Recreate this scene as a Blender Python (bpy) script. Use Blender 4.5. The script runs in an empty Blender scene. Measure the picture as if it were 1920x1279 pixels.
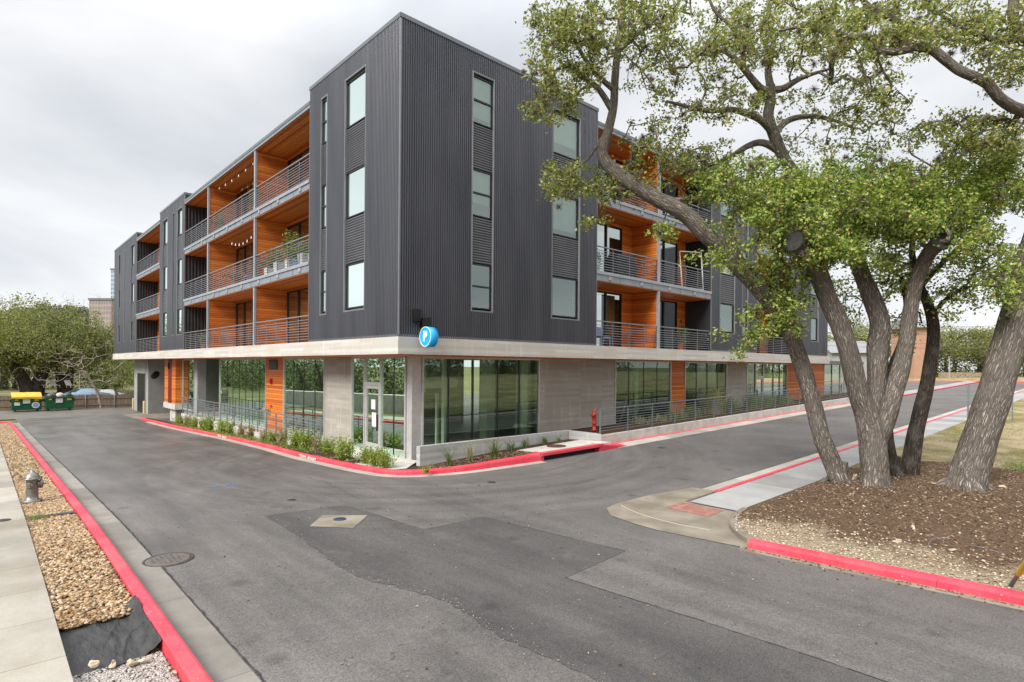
import bpy, bmesh, math, random
import numpy as np
from mathutils import Vector, Matrix

random.seed(7); RNG = np.random.default_rng(11)
scene = bpy.context.scene
COL = scene.collection
PI = math.pi

# ------------------------------------------------------------------ camera
CAM = np.array([-9.3125, -15.1777, 3.258])
YAW, ROLL, FPX, PPY = math.radians(47.295), math.radians(.4295), 1079.9, 686.43
FW = np.array([math.cos(YAW), math.sin(YAW), 0.0])
RT = np.array([math.sin(YAW), -math.cos(YAW), 0.0])
UP = np.array([0, 0, 1.0])
cr, sr_ = math.cos(ROLL), math.sin(ROLL)

def ray(x, y):
    a, b = x - 960, y - PPY
    u = cr * a + sr_ * b; v = -sr_ * a + cr * b
    return FW + u / FPX * RT - v / FPX * UP

def at(x, y, D):            # surveyed photo point at a depth of D metres
    return CAM + ray(x, y) * D

cam_d = bpy.data.cameras.new("camera"); cam = bpy.data.objects.new("camera", cam_d); COL.objects.link(cam)
cam_d.sensor_width = 36; cam_d.lens = FPX / 1920 * 36
cam_d.shift_y = (PPY - 639.5) / 1920
cam_d.clip_start = .1; cam_d.clip_end = 5000
rc = cr * RT + sr_ * UP; uc = cr * UP - sr_ * RT
M = Matrix(((rc[0], uc[0], -FW[0], CAM[0]), (rc[1], uc[1], -FW[1], CAM[1]), (rc[2], uc[2], -FW[2], CAM[2]), (0, 0, 0, 1)))
cam.matrix_world = M
scene.camera = cam

# ------------------------------------------------------------------ ground profile
def sr(t, k=1.5): return 0.5 * (t + np.sqrt(t * t + k * k))
def zg(x, y):
    x = np.asarray(x, float); y = np.asarray(y, float)
    return .02 * (sr(x - 1) - sr(x - 95)) - .03 * (sr(y + 1.5) - sr(y - 39)) + .03
def zf(x, y): return float(zg(x, y))
def ground_at(x, y, dz=0):
    z = 0.
    for i in range(60):
        d = ray(x, y); p = CAM + d * ((z - CAM[2]) / d[2]); z = .5 * z + .5 * (zf(p[0], p[1]) + dz)
    return p

# ------------------------------------------------------------------ materials
def newmat(name):
    m = bpy.data.materials.new(name); m.use_nodes = True
    m.node_tree.nodes.clear()
    return m, G(m.node_tree)

class G:
    def __init__(s, nt): s.nt = nt
    def n(s, typ, ins=None, **props):
        nd = s.nt.nodes.new('ShaderNode' + typ)
        for k, v in props.items(): setattr(nd, k, v)
        for k, v in (ins or {}).items(): s.set(nd, k, v)
        return nd
    def set(s, nd, k, v):
        sock = nd.inputs[k]
        if hasattr(v, 'is_output') or isinstance(v, bpy.types.NodeSocket): s.nt.links.new(v, sock)
        elif isinstance(v, bpy.types.Node): s.nt.links.new(v.outputs[0], sock)
        else:
            if isinstance(v, tuple) and len(v) == 3 and sock.type == 'RGBA': v = (*v, 1)
            sock.default_value = v
    def obj(s): return s.n('TexCoord').outputs['Object']
    def map(s, vec, scale=(1, 1, 1), rot=(0, 0, 0), loc=(0, 0, 0)):
        return s.n('Mapping', {'Vector': vec, 'Scale': scale, 'Rotation': rot, 'Location': loc}).outputs[0]
    def noise(s, vec, scale=5, detail=4, rough=.55, dist=0):
        return s.n('TexNoise', {'Vector': vec, 'Scale': scale, 'Detail': detail, 'Roughness': rough, 'Distortion': dist}).outputs[0]
    def voro(s, vec, scale=5, out='Distance', feature='F1'):
        return s.n('TexVoronoi', {'Vector': vec, 'Scale': scale}, feature=feature).outputs[out]
    def ramp(s, fac, stops, interp='LINEAR'):
        nd = s.n('ValToRGB', {'Fac': fac}); e = nd.color_ramp.elements; nd.color_ramp.interpolation = interp
        while len(e) < len(stops): e.new(.5)
        for el, (p, c) in zip(e, stops):
            el.position = p
            el.color = (c, c, c, 1) if not isinstance(c, tuple) else (*c, 1)
        return nd.outputs[0]
    def mix(s, f, a, b, blend='MIX'):
        nd = s.n('Mix', data_type='RGBA', blend_type=blend)
        s.set(nd, 0, f)
        for k, v in ((6, a), (7, b)): s.set(nd, k, v)
        return nd.outputs[2]
    def math(s, op, a, b=0.0, c=None, clamp=False):
        nd = s.n('Math', operation=op, use_clamp=clamp); s.set(nd, 0, a); s.set(nd, 1, b)
        if c is not None: s.set(nd, 2, c)
        return nd.outputs[0]
    def range(s, v, a, b, c=0., d=1.):
        return s.n('MapRange', {'Value': v, 'From Min': a, 'From Max': b, 'To Min': c, 'To Max': d}).outputs[0]
    def xyz(s, vec): return s.n('SeparateXYZ', {0: vec}).outputs
    def comb(s, x, y, z=0.): return s.n('CombineXYZ', {0: x, 1: y, 2: z}).outputs[0]
    def bump(s, h, strength=.3, dist=.01, normal=None):
        ins = {'Height': h, 'Strength': strength, 'Distance': dist}
        if normal is not None: ins['Normal'] = normal
        return s.n('Bump', ins).outputs[0]
    def rnd(s): return s.n('NewGeometry').outputs['Random Per Island']
    def out(s, col, rough=.7, metal=0., spec=.5, normal=None, **extra):
        p = s.n('BsdfPrincipled', {'Base Color': col, 'Roughness': rough, 'Metallic': metal, 'Specular IOR Level': spec})
        if normal is not None: s.set(p, 'Normal', normal)
        for k, v in extra.items(): s.set(p, k, v)
        o = s.n('OutputMaterial', {'Surface': p.outputs[0]})
        return p

def pm(name, c1, c2=None, rough=.6, metal=0., spec=.5, scale=4, detail=5, lo=.35, hi=.65, bump=0, bscale=40, bdist=.01, stretch=(1, 1, 1)):
    m, g = newmat(name)
    co = g.map(g.obj(), stretch)
    col = c1
    if c2 is not None:
        col = g.mix(g.ramp(g.noise(co, scale, detail), [(lo, 0.), (hi, 1.)]), c1, c2)
    nrm = g.bump(g.noise(co, bscale, 5), bump, bdist) if bump else None
    g.out(col, rough, metal, spec, nrm)
    return m

MAT = {}
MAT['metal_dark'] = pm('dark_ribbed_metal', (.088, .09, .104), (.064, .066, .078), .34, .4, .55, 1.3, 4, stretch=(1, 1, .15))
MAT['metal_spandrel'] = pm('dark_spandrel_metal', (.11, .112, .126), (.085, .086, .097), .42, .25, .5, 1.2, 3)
MAT['metal_shaded'] = pm('shaded_ribbed_metal', (.034, .034, .037), (.026, .026, .029), .5, .2, .4, 1.3, 4)  # facade cladding again, with the balcony shade put into its colour
MAT['trim'] = pm('light_grey_trim', (.26, .265, .28), (.22, .225, .24), .4, .3, .5, 3)
MAT['cap'] = pm('grey_cap_metal', (.16, .175, .185), (.13, .145, .155), .4, .3, .5, 2)
MAT['fascia'] = pm('galvanised_fascia', (.27, .295, .33), (.22, .245, .275), .42, .35, .5, 2.2, 5)
MAT['fascia_cap'] = pm('galvanised_cap', (.33, .35, .385), (.28, .3, .335), .4, .3, .5, 2.2, 5)
MAT['rail'] = pm('galvanised_rail', (.24, .25, .275), (.18, .19, .21), .42, .4, .5, 9)
MAT['rail_dark'] = pm('dark_rail_paint', (.105, .112, .122), (.075, .08, .09), .42, .3, .5, 9)
MAT['steel_col'] = pm('primed_steel', (.36, .36, .38), (.3, .3, .32), .45, .2, .5, 5)
MAT['black_frame'] = pm('black_frame', (.012, .012, .013), (.018, .018, .018), .4, 0, .5, 9)
MAT['alu'] = pm('aluminium_frame', (.56, .54, .53), (.48, .465, .455), .38, .35, .5, 6)
MAT['blind'] = pm('pale_blind', (.62, .66, .62), (.54, .58, .54), .8, 0, .2, 2, 2)
MAT['blind_tan'] = pm('tan_blind', (.5, .38, .2), (.36, .25, .12), .8, 0, .2, 3, 2)
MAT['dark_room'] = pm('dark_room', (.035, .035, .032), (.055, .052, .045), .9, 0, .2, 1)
MAT['black'] = pm('black_plastic', (.006, .006, .006), (.01, .01, .01), .45, 0, .5, 9)
MAT['white_paint'] = pm('white_paint', (.72, .72, .7), (.6, .6, .57), .55, 0, .4, 8)
MAT['interior_col'] = pm('interior_plaster', (.62, .64, .52), (.5, .52, .42), .8, 0, .2, 2)
MAT['room_floor'] = pm('room_floor', (.28, .27, .25), (.22, .21, .2), .6, 0, .3, 2)
MAT['room_wall'] = pm('room_wall', (.3, .3, .25), (.24, .24, .2), .9, 0, .2, 1)
MAT['grey_wall'] = pm('grey_stucco', (.33, .335, .33), (.27, .275, .27), .85, 0, .2, 1.3, bump=.15, bscale=60)
MAT['red_panel'] = pm('dark_red_panel', (.14, .012, .01), (.1, .009, .008), .55, 0, .4, 6)
MAT['red'] = pm('red_enamel', (.4, .012, .012), (.3, .01, .01), .4, 0, .5, 10)
MAT['yellow_post'] = pm('cream_yellow_paint', (.62, .47, .2), (.5, .38, .17), .5, 0, .4, 8)
MAT['hydrant'] = pm('aluminium_paint', (.26, .245, .22), (.17, .16, .145), .42, .6, .5, 12, 6, bump=.12, bscale=70)
MAT['dump_green'] = pm('dumpster_green', (.008, .15, .055), (.012, .075, .035), .55, 0, .4, 3, 7)
MAT['dump_yellow'] = pm('dumpster_lid_yellow', (.72, .42, .02), (.6, .36, .03), .5, 0, .4, 5)
MAT['bag_dark'] = pm('dark_refuse', (.03, .035, .05), (.1, .1, .13), .4, 0, .5, 8)
MAT['bag_pink'] = pm('pale_pink_bag', (.55, .42, .4), (.45, .35, .34), .5, 0, .5, 8)
MAT['sticker_blue'] = pm('blue_sticker', (.2, .3, .6), (.28, .36, .62), .5, 0, .4, 8)
MAT['sticker_yellow'] = pm('yellow_sticker', (.62, .44, .03), (.5, .4, .04), .5, 0, .4, 8)
MAT['rubber'] = pm('black_rubber', (.012, .012, .012), (.02, .02, .02), .8, 0, .3, 9)
MAT['car_blue'] = pm('blue_grey_car_paint', (.2, .27, .34), (.18, .25, .32), .25, .4, .6, 2)
MAT['car_white'] = pm('white_car_paint', (.36, .36, .36), (.33, .33, .33), .25, .1, .6, 2)
MAT['car_glass'] = pm('dark_car_glass', (.015, .02, .025), (.02, .025, .03), .1, 0, .8, 2)
MAT['fence'] = pm('weathered_fence_boards', (.2, .15, .11), (.13, .095, .07), .85, 0, .2, 9, 4, bump=.3, bscale=25, stretch=(1, 1, .12))
MAT['soil'] = pm('planter_mulch', (.085, .05, .033), (.045, .027, .018), .95, 0, .1, 22, 6, bump=.9, bscale=45, bdist=.03)
MAT['fabric'] = pm('black_weed_fabric', (.022, .022, .024), (.05, .048, .045), .55, 0, .4, 7, 5, bump=.7, bscale=14, bdist=.03, stretch=(1.6, .5, 1))
MAT['iron'] = pm('cast_iron', (.085, .07, .06), (.05, .042, .036), .6, .3, .4, 30, 5, bump=.5, bscale=60)
MAT['iron_pale'] = pm('worn_cast_iron', (.16, .135, .12), (.09, .075, .065), .65, .2, .4, 20, 6, bump=.5, bscale=60)
MAT['rust_lid'] = pm('rusty_lid', (.11, .055, .03), (.075, .04, .025), .75, .2, .3, 20)
MAT['valve_blue'] = pm('blue_painted_cover', (.03, .075, .14), (.02, .045, .09), .6, .1, .4, 30)
MAT['timber_step'] = pm('weathered_timber', (.13, .095, .065), (.085, .06, .042), .85, 0, .2, 9, 4)
MAT['white_rock'] = pm('pale_limestone', (.56, .47, .36), (.4, .32, .22), .9, 0, .2, 14, 5, bump=.4, bscale=30)
MAT['yellow_guard'] = pm('yellow_guy_guard', (.75, .55, .02), (.65, .5, .04), .5, 0, .4, 8)
MAT['galv_post'] = pm('galvanised_sign_post', (.2, .22, .25), (.15, .165, .19), .5, .4, .5, 8)
MAT['terracotta'] = pm('terracotta', (.45, .16, .07), (.38, .13, .06), .8, 0, .2, 8)
MAT['orange_house'] = pm('orange_render', (.42, .25, .165), (.36, .215, .145), .9, 0, .2, 1.5)
MAT['blue_door'] = pm('blue_grey_door', (.19, .24, .33), (.16, .21, .29), .6, 0, .3, 3)
MAT['roof_pale'] = pm('pale_metal_roof', (.27, .27, .27), (.22, .22, .22), .5, .2, .4, 2)
MAT['stone_wall'] = pm('rubble_stone', (.34, .27, .19), (.2, .16, .11), .9, 0, .2, 3, 5, bump=.6, bscale=4, bdist=.2)
MAT['hill'] = pm('wooded_hill', (.085, .105, .085), (.12, .125, .115), 1, 0, 0, .03, 6)
MAT['brick_hazed'] = pm('hazed_brown_brick', (.36, .28, .24), (.31, .245, .215), .9, 0, .1, .2)  # brick lightened so its colour carries the distance haze
MAT['tower_far'] = pm('blue_glass_tower', (.35, .45, .52), (.3, .4, .47), .3, 0, .5, .1)
MAT['lounge'] = pm('white_lounger', (.62, .62, .6), (.55, .55, .53), .6, 0, .3, 3)
MAT['grill_cover'] = pm('black_grill_cover', (.018, .018, .02), (.03, .03, .032), .6, 0, .3, 6)
MAT['sign_blue'] = pm('sky_blue_sign', (.008, .42, .92), (.008, .38, .86), .3, 0, .5, 3)
MAT['bulb'] = pm('frosted_bulb', (.75, .72, .62), (.7, .66, .55), .2, 0, .6, 3)
MAT['cord'] = pm('black_cord', (.02, .02, .02), None, .7)
MAT['wire'] = pm('grey_wire', (.1, .1, .11), None, .7)
MAT['concrete_plain'] = pm('pale_concrete', (.44, .41, .37), (.34, .315, .28), .85, 0, .2, 1.7, 7, bump=.12, bscale=90)
MAT['concrete_white'] = pm('light_concrete', (.55, .53, .49), (.42, .4, .36), .85, 0, .2, 2.5, 7, bump=.12, bscale=90)

def m_wood(name, axis):
    m, g = newmat(name); o = g.obj(); x = g.xyz(o)
    ax = {'x': 0, 'y': 1, 'z': 2}[axis]
    t = g.math('DIVIDE', x[ax], .115)
    idx = g.math('FLOOR', t)
    fr = g.math('FRACT', t)
    wn = g.n('TexWhiteNoise', {'W': idx}, noise_dimensions='1D').outputs[0]
    sc = [2.2, 2.2, 2.2]; sc[ax] = 30
    off = g.n('VectorMath', {0: o, 1: g.comb(g.math('MULTIPLY', idx, 3.7), g.math('MULTIPLY', idx, 1.3), g.math('MULTIPLY', idx, 2.1))}, operation='ADD').outputs[0]
    gr = g.noise(g.map(off, tuple(sc)), 1.6, 6, .6, .6)
    f = g.math('ADD', g.math('MULTIPLY', wn, .5), g.math('MULTIPLY', gr, .6))
    col = g.ramp(f, [(.2, (.37, .07, .01)), (.5, (.6, .142, .019)), (.8, (.74, .235, .038))])
    kn = g.ramp(g.noise(g.map(off, tuple(v * .9 for v in sc)), 2.3, 2), [(.66, 1.), (.74, .45)])
    col = g.mix(1., col, kn, 'MULTIPLY')
    edge = g.math('MINIMUM', g.range(fr, 0, .11), g.range(fr, 1, .93))
    col = g.mix(edge, (.07, .018, .005), col)
    nrm = g.bump(edge, .8, .012)
    g.out(col, .45, 0, .35, nrm)
    return m
for a in 'xyz': MAT['wood_' + a] = m_wood('cedar_boards_along_' + a, a)

def m_board(name, c1, c2, stain):
    m, g = newmat(name); o = g.obj(); x = g.xyz(o)
    u = g.math('ADD', x[0], x[1])
    uv = g.comb(u, x[2])
    br = g.n('TexBrick', {'Vector': uv, 'Color1': c1, 'Color2': c2, 'Mortar': tuple(v * .8 for v in c1), 'Scale': 1., 'Mortar Size': .003,
                          'Brick Width': 2.3, 'Row Height': .115, 'Bias': 0.}, offset=.37, offset_frequency=2)
    st = g.noise(g.map(uv, (.5, 3.2, 1)), 3, 7, .65)
    big = g.noise(uv, .55, 5)
    dr = g.noise(g.map(uv, (5, .35, 1)), 1.4, 5)
    col = g.mix(g.ramp(st, [(.35, 0.), (.7, .55)]), br.outputs[0], c2)
    col = g.mix(g.ramp(big, [(.45, 0.), (.7, .5)]), col, stain)
    col = g.mix(g.ramp(dr, [(.56, 0.), (.75, .45)]), col, tuple(min(1, v * 1.35) for v in c1))
    nrm = g.bump(g.math('ADD', g.math('MULTIPLY', br.outputs[1], -1.), g.math('MULTIPLY', st, .6)), .35, .008)
    g.out(col, .85, 0, .25, nrm)
    return m
MAT['board_wall'] = m_board('board_formed_wall', (.45, .42, .375), (.335, .305, .265), (.25, .21, .165))
MAT['board_slab'] = m_board('board_formed_slab', (.60, .57, .525), (.44, .415, .38), (.48, .37, .27))
MAT['board_grey'] = m_board('board_formed_grey', (.5, .49, .48), (.33, .325, .32), (.38, .35, .31))

def m_glass(name, tint, refl, base):
    m, g = newmat(name)
    fr = g.n('Fresnel', {'IOR': 1.55}).outputs[0]
    f = g.math('ADD', fr, base, clamp=True)
    wob = g.bump(g.noise(g.obj(), .9, 1), .02, .05)
    gl = g.n('BsdfGlossy', {'Color': refl, 'Roughness': .0, 'Normal': wob})
    tr = g.n('BsdfTransparent', {'Color': tint})
    mx = g.n('MixShader', {0: f, 1: tr.outputs[0], 2: gl.outputs[0]})
    g.n('OutputMaterial', {'Surface': mx.outputs[0]})
    return m
MAT['glass_shop'] = m_glass('green_shop_glass', (.8, .95, .86), (.66, .86, .74), .11)
MAT['glass_win'] = m_glass('pale_window_glass', (.72, .88, .8), (.84, .98, .92), .2)
MAT['glass_door'] = m_glass('balcony_door_glass', (.55, .6, .58), (.55, .64, .62), .08)

def m_asphalt(name, lo, hi, wet=True):
    m, g = newmat(name); o = g.obj(); x = g.xyz(o)
    fine = g.noise(o, 48, 4, .8); mid = g.noise(o, 14, 5); big = g.noise(o, .35, 6, .6)
    col = g.mix(g.ramp(fine, [(.36, 0.), (.64, 1.)]), lo, hi)
    sp = g.voro(o, 60); col = g.mix(g.ramp(sp, [(.0, .55), (.22, 0.)]), col, tuple(v * 1.9 for v in hi))
    sp2 = g.voro(g.map(o, (1, 1, 1), loc=(3, 5, 0)), 42); col = g.mix(g.ramp(sp2, [(.0, .8), (.18, 0.)]), col, tuple(v * .45 for v in lo))
    col = g.mix(1., col, g.ramp(mid, [(.25, .9), (.75, 1.1)]), 'MULTIPLY')
    st = g.noise(g.map(o, (1, 1, 1), loc=(2, 8, 0)), 1.6, 7, .7); col = g.mix(1., col, g.ramp(st, [(.33, .8), (.42, 1.)]), 'MULTIPLY')
    col = g.mix(1., col, g.ramp(big, [(.3, .72), (.7, 1.22)]), 'MULTIPLY')
    lane = g.noise(g.map(o, (1.1, .12, 1), loc=(1, 3, 0)), 1.3, 5, .6); col = g.mix(g.range(x[0], 1, -1), col, g.mix(1., col, g.ramp(lane, [(.36, .76), (.6, 1.1)]), 'MULTIPLY'))
    # tyre sweeps round the building corner
    dx = g.math('SUBTRACT', x[0], 3.5); dy = g.math('SUBTRACT', x[1], 3.0)
    r = g.math('SQRT', g.math('ADD', g.math('MULTIPLY', dx, dx), g.math('MULTIPLY', dy, dy)))
    th = g.math('ARCTAN2', dy, dx)
    sw = g.noise(g.comb(g.math('MULTIPLY', r, 2.4), g.math('MULTIPLY', th, 1.1)), 1.0, 5, .6)
    msk = g.math('MULTIPLY', g.range(r, 4.5, 6), g.range(r, 12, 8.5))
    sweep = g.mix(msk, (1., 1., 1.), g.ramp(sw, [(.36, .78), (.6, 1.06)]))
    col = g.mix(1., col, sweep, 'MULTIPLY')
    # oil spots
    oil = g.voro(g.map(o, (.9, .9, .9), loc=(1.3, .2, 0)), .8); col = g.mix(1., col, g.ramp(oil, [(.04, .62), (.13, 1.)]), 'MULTIPLY')
    # pale dust
    du = g.noise(g.map(o, (1, 1, 1), loc=(9, 2, 0)), .9, 7, .7)
    col = g.mix(g.ramp(du, [(.6, 0.), (.78, .35)]), col, (.24, .2, .16))
    rough = .88
    if wet:
        w = g.math('MULTIPLY', g.range(x[1], -4, 8), g.range(x[0], 3, -1))
        w = g.math('MULTIPLY', w, g.ramp(g.noise(o, .28, 4), [(.3, .45), (.6, 1.)]))
        rough = g.math('SUBTRACT', .86, g.math('MULTIPLY', w, .58))
    nrm = g.bump(g.math('ADD', fine, g.math('MULTIPLY', sp, .8)), .5, .006)
    g.out(col, rough, 0, .45, nrm)
    return m
MAT['asphalt'] = m_asphalt('old_asphalt', (.066, .060, .056), (.166, .152, .142))
MAT['asphalt_patch'] = m_asphalt('newer_asphalt', (.042, .039, .038), (.112, .104, .099), False)

def m_slabs(name, c1, c2, stain, ax, length, off=0.):
    m, g = newmat(name); o = g.obj(); x = g.xyz(o)
    col = g.mix(g.ramp(g.noise(o, 1.3, 7, .65), [(.35, 0.), (.68, 1.)]), c1, c2)
    col = g.mix(g.ramp(g.noise(g.map(o, (1, 1, 1), loc=(4, 4, 0)), .5, 6), [(.5, 0.), (.72, .6)]), col, stain)
    col = g.mix(1., col, g.ramp(g.noise(o, 55, 4, .7), [(.3, .88), (.7, 1.1)]), 'MULTIPLY')
    t = g.math('DIVIDE', g.math('ADD', x[ax], off), length); f = g.math('FRACT', t); i = g.math('FLOOR', t)
    wn = g.n('TexWhiteNoise', {'W': i}, noise_dimensions='1D').outputs[0]
    col = g.mix(1., col, g.ramp(wn, [(0., .8), (1., 1.12)]), 'MULTIPLY')
    w = .007 / length
    j = g.math('MINIMUM', g.range(f, 0, w), g.range(f, 1, 1 - w))
    col = g.mix(j, tuple(v * .3 for v in c1), col)
    nrm = g.bump(g.math('ADD', j, g.math('MULTIPLY', g.noise(o, 70, 4), .2)), .5, .01)
    g.out(col, .82, 0, .3, nrm)
    return m
MAT['walk_y'] = m_slabs('sidewalk_slabs', (.38, .35, .3), (.29, .265, .22), (.23, .185, .13), 1, 1.25)
MAT['walk_x'] = m_slabs('sidewalk_slabs_side_street', (.34, .335, .325), (.28, .275, .265), (.22, .205, .185), 0, 1.5)
MAT['gutter_y'] = m_slabs('gutter_concrete', (.27, .25, .22), (.19, .175, .15), (.12, .105, .085), 1, 2.6, 1.1)
MAT['gutter_x'] = m_slabs('gutter_concrete_side_street', (.45, .41, .36), (.36, .33, .29), (.3, .25, .2), 0, 3.1)
MAT['apron'] = pm('apron_concrete', (.27, .235, .185), (.165, .14, .105), .85, 0, .25, 1.4, 8, bump=.15, bscale=70)
MAT['concrete_wet'] = pm('damp_strip', (.16, .14, .115), (.11, .1, .085), .5, 0, .4, .8, 6)

def m_kerb():
    m, g = newmat('red_kerb_paint'); o = g.obj()
    base = g.mix(g.ramp(g.noise(o, 2.2, 6), [(.35, 0.), (.65, 1.)]), (.74, .045, .085), (.6, .04, .065))
    base = g.mix(g.ramp(g.noise(o, 9, 5), [(.5, 0.), (.8, .4)]), base, (.7, .12, .13))
    chip = g.ramp(g.noise(o, 16, 8, .75), [(.61, 0.), (.66, 1.)])
    col = g.mix(chip, base, (.34, .26, .2))
    scuff = g.ramp(g.noise(g.map(o, (3, 3, 6)), 1.7, 6, .7), [(.62, 0.), (.72, .65)])
    col = g.mix(scuff, col, (.09, .04, .04))
    dirt = g.ramp(g.noise(g.map(o, (1, 1, 1), loc=(2, 9, 0)), 3.2, 8, .7), [(.5, 0.), (.72, .6)]); col = g.mix(dirt, col, (.3, .07, .075))
    fade = g.ramp(g.noise(g.map(o, (1, 1, 1), loc=(5, 1, 0)), .9, 6), [(.45, 0.), (.75, .5)]); col = g.mix(fade, col, (.58, .16, .16))
    xx = g.xyz(o); t = g.math('FRACT', g.math('DIVIDE', g.math('ADD', xx[0], xx[1]), 3.05)); j = g.math('MINIMUM', g.range(t, 0, .003), g.range(t, 1, .997)); col = g.mix(j, (.08, .03, .03), col)
    nrm = g.bump(g.math('ADD', g.noise(o, 60, 5), g.math('MULTIPLY', j, 1.5)), .3, .01)
    g.out(col, .6, 0, .35, nrm)
    return m
MAT['kerb_red'] = m_kerb()

def m_leaf(name, stops, trans=.35):
    m, g = newmat(name)
    col = g.ramp(g.rnd(), stops)
    p = g.n('BsdfPrincipled', {'Base Color': col, 'Roughness': .45, 'Specular IOR Level': .4})
    t = g.n('BsdfTranslucent', {'Color': g.mix(.4, col, (.3, .4, .04))})
    mx = g.n('MixShader', {0: trans, 1: p.outputs[0], 2: t.outputs[0]})
    g.n('OutputMaterial', {'Surface': mx.outputs[0]})
    return m
MAT['leaf_bright'] = m_leaf('live_oak_leaf_bright', [(0, (.07, .135, .022)), (.35, (.19, .285, .045)), (.7, (.35, .43, .085)), (.9, (.46, .47, .13)), (.985, (.5, .38, .1)), (1, (.48, .24, .1))])
MAT['leaf_olive'] = m_leaf('live_oak_leaf_olive', [(0, (.07, .1, .022)), (.4, (.19, .225, .05)), (.75, (.34, .345, .095)), (.95, (.45, .41, .13)), (1, (.36, .24, .12))])
MAT['leaf_back'] = m_leaf('background_leaf', [(0, (.06, .085, .022)), (.4, (.15, .17, .045)), (.8, (.27, .26, .08)), (1, (.38, .32, .12))])
MAT['leaf_shrub'] = m_leaf('shrub_leaf', [(0, (.07, .12, .018)), (.5, (.22, .31, .045)), (.85, (.37, .42, .08)), (1, (.4, .36, .12))])
MAT['leaf_reddish'] = m_leaf('reddish_shrub_leaf', [(0, (.12, .09, .03)), (.5, (.24, .18, .07)), (.85, (.33, .21, .11)), (1, (.4, .3, .15))])
MAT['blade'] = m_leaf('grass_blade', [(0, (.05, .09, .02)), (.5, (.12, .19, .05)), (1, (.26, .29, .1))])
MAT['blade_tan'] = m_leaf('pale_grass_blade', [(0, (.16, .17, .08)), (.5, (.3, .28, .15)), (1, (.45, .4, .24))])
MAT['pot_leaf'] = m_leaf('potted_leaf', [(0, (.03, .08, .015)), (.6, (.09, .19, .03)), (1, (.25, .27, .06))])
MAT['leaf_wood'] = m_leaf('shaded_wood_leaf', [(0, (.03, .042, .014)), (.5, (.08, .095, .03)), (1, (.17, .16, .055))], .15)
MAT['hazed_window'] = pm('hazed_window', (.17, .18, .2), (.2, .2, .22), .4)  # paler glass, distance haze put into the colour
MAT['lawn_green'] = pm('green_verge', (.07, .15, .02), (.12, .19, .03), .95, 0, .1, 9, 6, bump=.6, bscale=40)
MAT['moss'] = m_leaf('ball_moss', [(0, (.09, .065, .045)), (.6, (.19, .145, .105)), (1, (.27, .22, .16))], .15)
MAT['twig'] = pm('bare_twig', (.36, .31, .27), (.24, .2, .17), .9, 0, .1, 6)

def m_bark(name, c_hi, c_mid, c_lo):
    m, g = newmat(name)
    uv = g.n('TexCoord').outputs['UV']
    p1 = g.map(uv, (27, 3.8, 1)); dist = g.noise(uv, 9, 5, .65)
    v = g.n('TexVoronoi', {'Vector': g.n('VectorMath', {0: p1, 1: g.comb(g.math('MULTIPLY', dist, 2.6), g.math('MULTIPLY', dist, 1.2))}, operation='ADD').outputs[0], 'Scale': 1.}, feature='DISTANCE_TO_EDGE').outputs[0]
    ridge = g.ramp(v, [(.0, 0.), (.2, .38), (.45, 1.)])
    n = g.noise(g.map(uv, (60, 7, 1)), 1, 6, .7)
    rid = g.ramp(g.noise(g.map(uv, (26, 2.6, 1)), 1, 4, .6, .8), [(.38, 0.), (.5, 1.)]); ridge = g.math('MULTIPLY', ridge, g.range(rid, 0, 1, .35, 1.))
    col = g.mix(ridge, c_lo, g.mix(g.ramp(n, [(.3, 0.), (.7, 1.)]), c_mid, c_hi))
    lich = g.ramp(g.noise(g.obj(), 2.2, 5), [(.5, 0.), (.72, .55)])
    col = g.mix(lich, col, (.2, .185, .16))
    h = g.math('ADD', ridge, g.math('MULTIPLY', n, .5))
    g.out(col, .9, 0, .15, g.bump(h, 1., .035))
    return m
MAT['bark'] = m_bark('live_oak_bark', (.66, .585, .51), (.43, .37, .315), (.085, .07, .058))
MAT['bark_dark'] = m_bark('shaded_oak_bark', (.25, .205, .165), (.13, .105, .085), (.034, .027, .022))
MAT['cut_wood'] = pm('sealed_cut_face', (.02, .019, .018), (.035, .032, .03), .7, 0, .3, 8, bump=.3, bscale=30)

def m_gravel():
    m, g = newmat('river_pebble')
    col = g.ramp(g.rnd(), [(0, (.11, .06, .03)), (.25, (.24, .14, .06)), (.5, (.35, .22, .1)), (.75, (.43, .3, .17)), (.92, (.52, .43, .31)), (1, (.2, .14, .1))])
    col = g.mix(1., col, g.ramp(g.noise(g.obj(), 45, 3), [(.3, .75), (.7, 1.15)]), 'MULTIPLY')
    g.out(col, .6, 0, .4); return m
MAT['pebble'] = m_gravel()
def m_gravel_bed():
    m, g = newmat('pebble_bed'); o = g.obj()
    v = g.n('TexVoronoi', {'Vector': o, 'Scale': 20.})
    col = g.ramp(g.xyz(v.outputs['Color'])[0], [(0, (.16, .09, .045)), (.4, (.34, .22, .11)), (.75, (.45, .33, .2)), (1, (.5, .42, .32))])
    col = g.mix(g.ramp(v.outputs['Distance'], [(.25, 0.), (.6, .85)]), col, (.05, .032, .02))
    g.out(col, .75, 0, .3, g.bump(g.math('SUBTRACT', 1., v.outputs['Distance']), 1., .03)); return m
MAT['pebble_bed'] = m_gravel_bed()
def m_chip(name, stops):
    m, g = newmat(name); g.out(g.ramp(g.rnd(), stops), .9, 0, .15); return m
MAT['chip'] = m_chip('bark_chip', [(0, (.06, .038, .024)), (.4, (.15, .098, .062)), (.8, (.27, .185, .12)), (1, (.42, .32, .22))])
MAT['stone_chip'] = m_chip('limestone_chip', [(0, (.24, .18, .12)), (.5, (.4, .32, .23)), (1, (.56, .49, .4))])
MAT['grey_chip'] = m_chip('grey_gravel_chip', [(0, (.2, .17, .15)), (.5, (.36, .32, .29)), (1, (.5, .46, .43))])
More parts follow.
